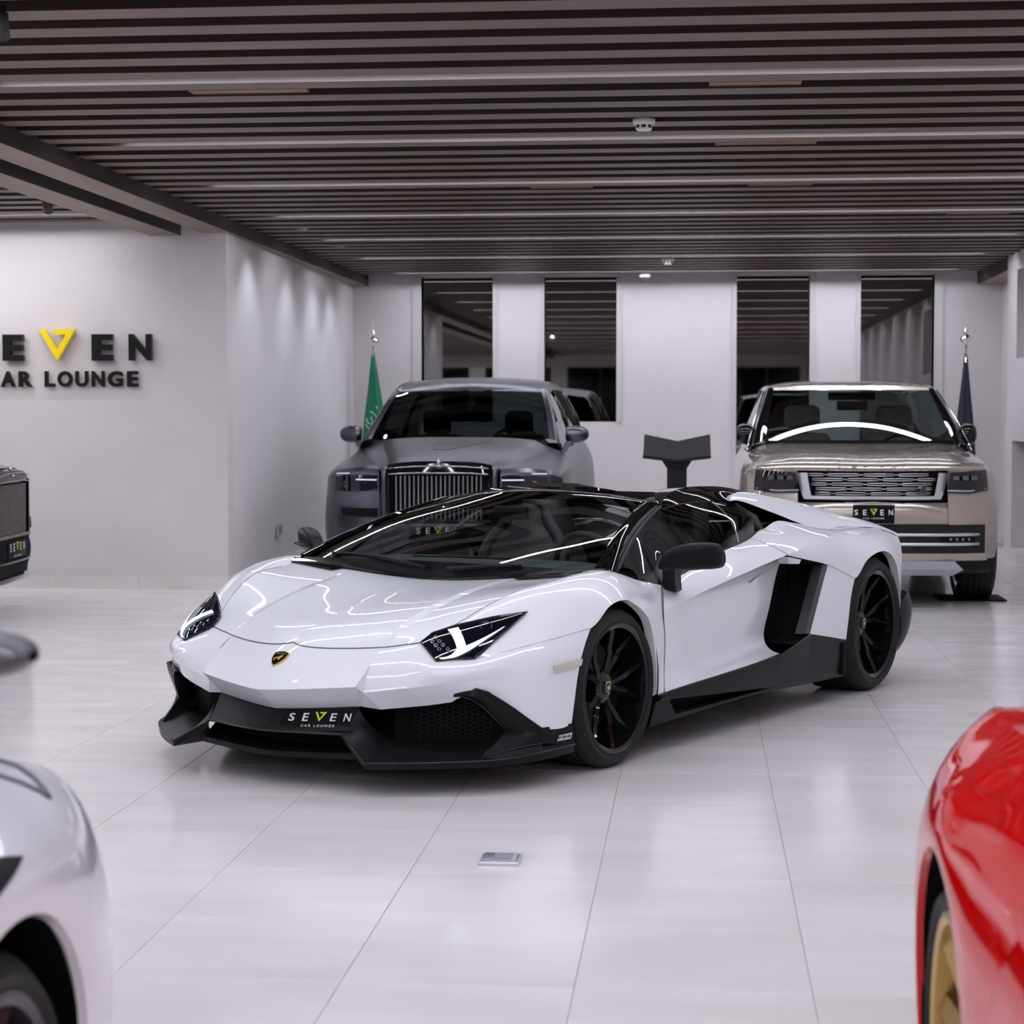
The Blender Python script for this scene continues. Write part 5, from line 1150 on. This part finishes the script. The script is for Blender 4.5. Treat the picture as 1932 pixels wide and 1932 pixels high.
MB().patch([[(lo_x(y)-.0, y, .420) for y in np.linspace(-.84, .84, 11)], [(lo_x(y)-.01, y, .365) for y in np.linspace(-.86, .86, 11)]], n=2).build('bumper_lower', M_champ, G)
MB().patch([[(lo_x(y)-.012, y, .366) for y in np.linspace(-.90, .90, 11)], [(lo_x(y)-.03, y, .30) for y in np.linspace(-.90, .90, 11)], [(lo_x(y)-.10, y, .262) for y in np.linspace(-.86, .86, 11)]], n=3).build('bumper_skirt', M_satin, G)
MB().hexa([(-.03, -.592, .252), (-.03, .592, .252), (.00, .67, .298), (.00, -.67, .298)], [(.0, -.605, .366), (.0, .605, .366), (.012, .605, .362), (.012, -.605, .362)]).build('skid_plate', mat('skid_grey', (.36, .36, .38), .4, metal=.6), G, smooth=False)
pl = empty('number_plate', (0, 0, 0), 0, G)
rounded_box(MB(), .014, .024, -.154, .154, .645, .785, .004).build('plate', M_plate, pl)
plate_lettering(pl, frame_map((.024, 0, .708), (0, 1, 0), (0, 0, 1), (1, 0, 0)), .285, M_txtw, M_txtg, off=.002)
MB().tube([(.016, -.23, .795), (.03, 0, .806), (.016, .23, .795)], .004, 6).build('plate_trim', M_bright, G)
wcc = [(-1.27, 1.252), (-1.55, 1.383), (-1.86, 1.528), (-2.20, 1.690)]; wee = [(-1.38, .765, 1.250), (-1.66, .735, 1.380), (-1.96, .700, 1.522), (-2.28, .662, 1.686)]
MB().patch([sym(wrow(c, e)) for c, e in zip(wcc, wee)], n=5).build('windscreen', M_glass_c, G)
MB().patch([sym([(-1.262, 0, 1.222), (-1.285, .42, 1.224), (-1.372, .765, 1.212)]), sym([(-1.272, 0, 1.253), (-1.30, .42, 1.253), (-1.382, .767, 1.251)])], n=4).build('cowl', M_matte, G)
MB().patch([sym([(-2.165, 0, 1.675), (-2.18, .4, 1.674), (-2.25, .665, 1.674)]), sym([(-2.21, 0, 1.704), (-2.23, .4, 1.702), (-2.29, .667, 1.697)])], n=4).build('windscreen_header', M_champ, G)
MB().patch([sym([(-2.21, 0, 1.704), (-2.23, .4, 1.702), (-2.29, .667, 1.697)]), sym([(-2.5, 0, 1.752), (-2.5, .4, 1.747), (-2.52, .672, 1.722)]), sym([(-3.2, 0, 1.775), (-3.2, .4, 1.768), (-3.2, .68, 1.73)]), sym([(-4.3, 0, 1.755), (-4.3, .4, 1.75), (-4.3, .66, 1.715)]), sym([(-4.7, 0, 1.715), (-4.69, .4, 1.71), (-4.65, .64, 1.68)])], n=4).build('roof', M_champ, G)
MB().patch([sym([(-4.70, 0, 1.705), (-4.69, .4, 1.70), (-4.65, .64, 1.67)]), sym([(-4.88, 0, 1.18), (-4.87, .4, 1.18), (-4.80, .80, 1.165)])], n=4).build('rear_window', M_glass_r, G)
MB().patch([sym([(-4.88, 0, 1.18), (-4.87, .4, 1.18), (-4.80, .80, 1.165)]), sym([(-4.98, 0, .8), (-4.97, .4, .8), (-4.90, .90, .86)]), sym([(-4.95, 0, .34), (-4.94, .4, .34), (-4.85, .88, .34)])], n=4).build('tailgate', M_champ, G)
MB().hexa([(-.35, -.80, .26), (-.35, .80, .26), (-4.8, .86, .26), (-4.8, -.86, .26)], [(-.35, -.45, .5), (-.35, .45, .5), (-4.8, .80, .52), (-4.8, -.80, .52)]).hexa([(-1.36, -.82, .52), (-1.36, .82, .52), (-1.85, .80, .52), (-1.85, -.80, .52)], [(-1.36, -.74, 1.19), (-1.36, .74, 1.19), (-1.85, .80, 1.14), (-1.85, -.80, 1.14)]).build('cabin_floor', M_int, G, smooth=False)
for s in (1, -1):
    yc = s*.40
    rounded_box(MB(), -2.72, -2.52, yc-.25, yc+.25, .6, 1.30, .06).build('seat', M_beige, G)
    rounded_box(MB(), -2.66, -2.50, yc-.155, yc+.155, 1.335, 1.545, .06).build('headrest', M_beige, G)
MB().tube([(-2.0+.06*math.sin(t), .40+.19*math.cos(t), 1.12+.17*math.sin(t)) for t in np.linspace(0, 2*math.pi, 25)[:-1]], .015, 6, closed=True).build('steering_wheel', M_int, G)
rounded_box(MB(), -2.20, -2.16, -.20, .20, 1.585, 1.655, .015).build('sensor_housing', M_int, G)
rounded_box(MB(), -2.14, -2.11, -.13, .13, 1.50, 1.58, .012).build('rear_view_mirror', M_int, G)
suv_wheels(G, -.90, -3.90, 1.0, .395, .285, .29, M_rimb)
mtt = MB().box(1.90, 2.42, 15.42, 15.90, .001, .012).build('floor_mat', M_matte, None, smooth=False); tag(mtt, 'black rubber mat under the champagne SUV front tyre', 'mat')
# ------------------------------------------------------------------ the two cut-off cars in front (x forward, y left, origin under the front axle)
M_white2 = mat('paint_white_pearl', (.74, .74, .78), .28, coat=1.0)
M_red = mat('paint_red', (.60, .0015, .002), .3, coat=1.0, spec=0.0, coat_ior=1.42, coat_rough=.01)
M_goldw = mat('wheel_gold', (.52, .36, .13), .32, metal=.85)
M_greyw = mat('wheel_grey', (.055, .055, .06), .35, metal=.6)
def near_car(name, loc, rz, paint, lo, mi, cr, inn, ctr, label, arch_c, arch_r, R, w, rim, m_rim, yw, style, nsp, rot):
    C = empty(name, loc, rz); tag(C, label, 'car')
    for s in (1, -1):
        mp = (lambda p: p) if s > 0 else my
        MB().patch([[mp(p) for p in lo], [mp(p) for p in mi], [mp(p) for p in cr]], n=5, flip=s > 0).build('fender', paint, C)
        lip = [p for p in lo if (p[0]-arch_c[0])**2 + (p[2]-arch_c[1])**2 < (arch_r+.06)**2]
        MB().patch([[mp(p) for p in lip], [mp((p[0]*.985, p[1]-.014, p[2]-.005)) for p in lip]], n=5).build('arch_lip', paint, C)
        MB().lathe([(arch_r+.012, s*.45), (arch_r+.012, s*(yw-.02))], 1, center=(arch_c[0], 0, arch_c[1]), n=30, a0=-.4, a1=math.pi+.4).lathe([(0, s*.45), (arch_r+.012, s*.45)], 1, center=(arch_c[0], 0, arch_c[1]), n=30, a0=-.4, a1=math.pi+.4).build('wheel_housing', M_matte, C)
        wheel(C, 0, s*(yw-w/2-.015), R, s, R, w, rim, m_rim, style=style, nsp=nsp, hub_in=.05, rot=rot)
        # door and rear flank, running out of the picture
        a = [lo[0], mi[0], cr[0]]
        back = [[mp(p) for p in a], [mp((p[0]-.9, p[1]-(.01 if i == 0 else 0), p[2])) for i, p in enumerate(a)], [mp((p[0]-1.9, p[1]+.03, p[2]+.03)) for p in a], [mp((p[0]-2.9, p[1]-.10, p[2]+.02)) for p in a]]
        MB().patch(back, n=4, flip=s < 0).build('flank', paint, C)
        sill = [(lo[0][0], lo[0][1], lo[0][2]), (lo[0][0]-2.2, lo[0][1], lo[0][2])]
        MB().hexa([mp(p) for p in ((-.36, .60, .13), (-.40, yw-.02, .13), (-3.4, yw-.02, .13), (-3.4, .60, .13))], [mp(p) for p in ((-.36, .60, .46), (-.42, yw-.005, .46), (-3.4, yw-.005, .46), (-3.4, .60, .46))]).build('sill', paint, C, smooth=False)
    MB().patch([sym(list(q)) for q in zip(ctr, inn, cr)], n=5).build('hood', paint, C)
    MB().patch([sym([(-.75, 0, ctr[0][2]+.0), (-.75, .55, ctr[0][2]-.01), (-.65, .78, cr[0][2]+.0)]), sym([(-1.15, 0, 1.12), (-1.15, .45, 1.10), (-1.15, .66, 1.04)]), sym([(-1.5, 0, 1.24), (-1.5, .42, 1.22), (-1.5, .60, 1.16)]), sym([(-2.4, 0, 1.18), (-2.4, .42, 1.16), (-2.4, .60, 1.08)]), sym([(-3.4, 0, .92), (-3.4, .5, .92), (-3.4, .80, .90)])], n=4).build('cabin', M_gloss, C)
    MB().hexa([(.70, -.62, .12), (.70, .62, .12), (-3.3, .62, .12), (-3.3, -.62, .12)], [(.66, -.55, .5), (.66, .55, .5), (-3.3, .62, .7), (-3.3, -.62, .7)]).build('underbody', M_matte, C, smooth=False)
    return C
# white car, nose pointing away from the camera
lo = [(-.62, .960, .42), (-.40, .965, .42), (-.335, .968, .54), (-.20, .972, .660), (.00, .975, .712), (.195, .972, .665), (.325, .968, .540), (.375, .962, .38), (.385, .955, .17)]
mi = [(-.62, .965, .66), (-.43, .965, .700), (-.31, .965, .735), (-.16, .962, .765), (.04, .955, .778), (.26, .945, .765), (.47, .935, .725), (.64, .92, .56), (.65, .905, .18)]
cr = [(-.66, .80, .875), (-.45, .79, .875), (-.30, .785, .872), (-.12, .78, .862), (.10, .79, .868), (.36, .79, .852), (.66, .79, .822), (.90, .76, .70), (.93, .69, .25)]
inn = [(-.68, .40, .915), (-.45, .40, .905), (-.30, .40, .898), (-.12, .40, .888), (.10, .40, .905), (.38, .40, .892), (.70, .39, .865), (.95, .37, .72), (.98, .34, .25)]
ctr = [(-.70, 0, .925), (-.45, 0, .912), (-.30, 0, .905), (-.12, 0, .895), (.10, 0, .912), (.40, 0, .90), (.72, 0, .875), (.98, 0, .73), (1.01, 0, .25)]
WC = near_car('coupe', (-1.97, 2.74, 0), math.radians(90), M_white2, lo, mi, cr, inn, ctr, 'white sports car fender with grey wheel cut off at lower left', (0, .328), .382, .328, .245, .265, M_greyw, .965, 'many', 14, .2)
# on the camera side: lamp outline, black vent, mirror
out_ = [(.62, -.56, 0), (.59, -.66, 0), (.545, -.76, 0), (.49, -.83, 0), (.43, -.88, 0), (.42, -.80, 0), (.40, -.70, 0), (.38, -.58, 0)]
MB().tube(drape(sheet(WC), [tuple(p) for p in spline(out_, (4,), 5)[0]] + [tuple(p) for p in spline(out_, (4,), 5)[1]], (0, 0, -1), .002, 2.0), .0055, 6).build('lamp_outline', mat('grey_seal', (.12, .12, .14), .5), WC)
tri = [[(.115, 0, .785), (.115, 0, .785), (.115, 0, .785)], [(-.05, 0, .812), (-.05, 0, .790), (-.05, 0, .765)], [(-.30, 0, .825), (-.30, 0, .78), (-.30, 0, .735)], [(-.50, 0, .80), (-.50, 0, .74), (-.50, 0, .68)]]
tri = [drape(sheet(WC), [(p[0], -.9, p[2]) for p in r], (0, 1, 0), .004, 1.0) for r in tri]
MB().patch(tri, n=6).build('fender_vent', M_satin, WC)
m_ = empty('mirror', (0, 0, 0), 0, WC)
rows = []
for yy, dz, dx in ((.90, .024, .06), (.93, .030, .075), (1.0, .033, .085), (1.08, .029, .08), (1.125, .020, .055), (1.14, .006, .02)):
    rows.append([(-.38+dx*math.cos(a), -yy, 1.163-(yy-.9)*.03+dz*math.sin(a)) for a in np.linspace(0, 2*math.pi, 13)])
MB().patch(rows, n=3).poly(rows[0][:-1]).build('mirror_housing', mat('mirror_grey', (.13, .13, .15), .3, metal=.5), m_)
MB().hexa([(-.35, -.76, .90), (-.45, -.76, .90), (-.45, -.82, .88), (-.35, -.82, .88)], [(-.36, -.90, 1.10), (-.42, -.90, 1.10), (-.42, -.94, 1.09), (-.36, -.94, 1.09)]).build('mirror_arm', M_satin, m_, smooth=False)
# red car, also pointing away
lo = [(-.62, .945, .42), (-.40, .950, .42), (-.335, .953, .52), (-.20, .957, .640), (.00, .960, .700), (.20, .957, .645), (.325, .953, .52), (.385, .945, .36), (.395, .935, .18)]
mi = [(-.62, .945, .66), (-.44, .945, .70), (-.31, .943, .730), (-.15, .940, .755), (.03, .935, .785), (.24, .930, .765), (.45, .918, .715), (.62, .90, .54), (.63, .88, .20)]
cr = [(-.86, .80, .89), (-.60, .79, .895), (-.42, .785, .90), (-.22, .785, .888), (.03, .785, .885), (.30, .785, .875), (.62, .775, .858), (.92, .73, .70), (.95, .66, .24)]
inn = [(-.90, .42, .90), (-.60, .41, .89), (-.42, .40, .885), (-.22, .40, .875), (.03, .40, .905), (.32, .39, .892), (.66, .38, .868), (.97, .36, .72), (1.0, .34, .24)]
ctr = [(-.92, 0, .91), (-.60, 0, .90), (-.42, 0, .892), (-.22, 0, .885), (.03, 0, .912), (.34, 0, .90), (.68, 0, .873), (1.0, 0, .72), (1.03, 0, .24)]
RC = near_car('coupe', (1.375, 3.40, 0), math.radians(90), M_red, lo, mi, cr, inn, ctr, 'glossy red sports car fender with gold wheel cut off at right', (0, .322), .37, .322, .245, .258, M_goldw, .955, 'five', 10, .1)
# round filler flap
MB().tube(drape(sheet(RC), [(-.03+.14*math.cos(t), .880+.042*math.sin(t), .85) for t in np.linspace(0, 2*math.pi, 41)[:-1]], (0, -.7, -.7), .0, 1.0), .0012, 5, closed=True).build('filler_flap_gap', mat('red_gap', (.15, .002, .003), .6, spec=.1), RC)

# ------------------------------------------------------------------ flags, lectern
M_green = noise_color(mat('flag_green', (.004, .20, .10), .55), (.003, .15, .075), (.005, .22, .11), nscale=4)
M_navy = noise_color(mat('flag_navy', (.012, .013, .03), .5), (.009, .010, .024), (.016, .017, .04), nscale=4)
def flag(name, x, y, m, label, wid, seed):
    r = empty(name, (x, y, 0)); tag(r, label, 'flag', 'flags on silver poles')
    MB().tube([(0, 0, .03), (0, 0, 2.26)], .014, 12).build('pole', M_chrome, r)
    MB().lathe([(0, 0), (.16, 0), (.16, .02), (.05, .04), (.02, .06)], 2, n=32).build('base', M_chrome, r)
    MB().lathe([(.016, 2.24), (.02, 2.255), (.060, 2.285), (.070, 2.31), (.060, 2.335), (.02, 2.36), (.012, 2.37), (.034, 2.385), (.036, 2.395), (.014, 2.415), (.010, 2.44), (.012, 2.45), (.006, 2.50), (0, 2.56)], 2, n=28).build('finial', M_chrome, r)
    rows = []; rnd = random.Random(seed)
    ph = [rnd.uniform(0, 6.28) for _ in range(3)]
    for k in range(15):
        t = k/14; z = 2.19 - 1.45*t; wd = wid*(.10 + .90*min(1, t*1.05)**.85)
        row = []
        for j in range(41):
            a = 2*math.pi*j/40
            rr_ = 1 + (.28*math.sin(5*a+ph[0]) + .14*math.sin(9*a+ph[1]))*min(1, t*2)
            row.append((wd*rr_*math.cos(a) + .02*t*(1 if seed == 1 else .2), wd*.55*rr_*math.sin(a), z))
        rows.append(row)
    MB().patch(rows, n=1, nv=2).build('cloth', m, r)
    return r
F1_ = flag('national_flag', -3.72, 22.15, M_green, 'green national flag hanging on a silver pole in the left corner', .150, 1)
F2_ = flag('company_flag', 2.99, 22.15, M_navy, 'dark navy flag hanging on a silver pole in the right corner', .105, 2)
M_script = mat('flag_script', (.62, .66, .60), .6)
for i, pts in enumerate(([(-.02, 1.50), (.04, 1.46), (.06, 1.40)], [(-.06, 1.42), (-.03, 1.36), (.05, 1.37)], [(-.01, 1.44), (.01, 1.38), (.02, 1.32)], [(-.07, 1.36), (-.02, 1.30), (.04, 1.33), (.05, 1.28)], [(.05, 1.56), (.07, 1.53)], [(-.05, 1.26), (0, 1.22), (.05, 1.25)], [(-.04, 1.20), (-.01, 1.14), (.03, 1.18)])):
    MB().tube([(p[0], -.115, p[1]) for p in pts], .006, 5, smooth_n=4).build('script_stroke', M_script, F1_)
MB().add([(.085, -.075, 1.23), (.13, -.06, 1.23), (.125, -.06, 1.29)], [(0, 1, 2)]).build('gold_fringe', M_gold, F2_, smooth=False)
lec = empty('lectern', (-.18, 17.5, 0)); tag(lec, 'black lectern with open book shaped top on a square column', 'lectern')
M_lec = mat('lectern_black', (.012, .012, .0135), .5, spec=.2)
for s in (1, -1):
    MB().hexa([(0, -.03, 1.02), (s*.302, -.05, 1.085), (s*.302, .17, 1.17), (0, .17, 1.10)], [(0, .02, 1.045), (s*.302, 0, 1.11), (s*.298, .22, 1.285), (0, .22, 1.222)]).build('top_wing', M_lec, lec, smooth=False)
    MB().hexa([(0, -.06, 1.035), (s*.304, -.08, 1.07), (s*.304, -.05, 1.07), (0, -.03, 1.035)], [(0, -.06, 1.060), (s*.304, -.08, 1.10), (s*.304, -.05, 1.10), (0, -.03, 1.06)]).build('front_lip', M_lec, lec, smooth=False)
MB().hexa([(-.09, 0, .98), (.09, 0, .98), (.09, .17, .98), (-.09, .17, .98)], [(-.14, -.03, 1.06), (.14, -.03, 1.06), (.14, .19, 1.10), (-.14, .19, 1.10)]).build('neck', M_lec, lec, smooth=False)
MB().box(-.088, .088, .01, .16, .03, .99).build('column', M_lec, lec, smooth=False)
MB().box(-.24, .24, -.12, .28, 0, .03).build('base', M_lec, lec, smooth=False)
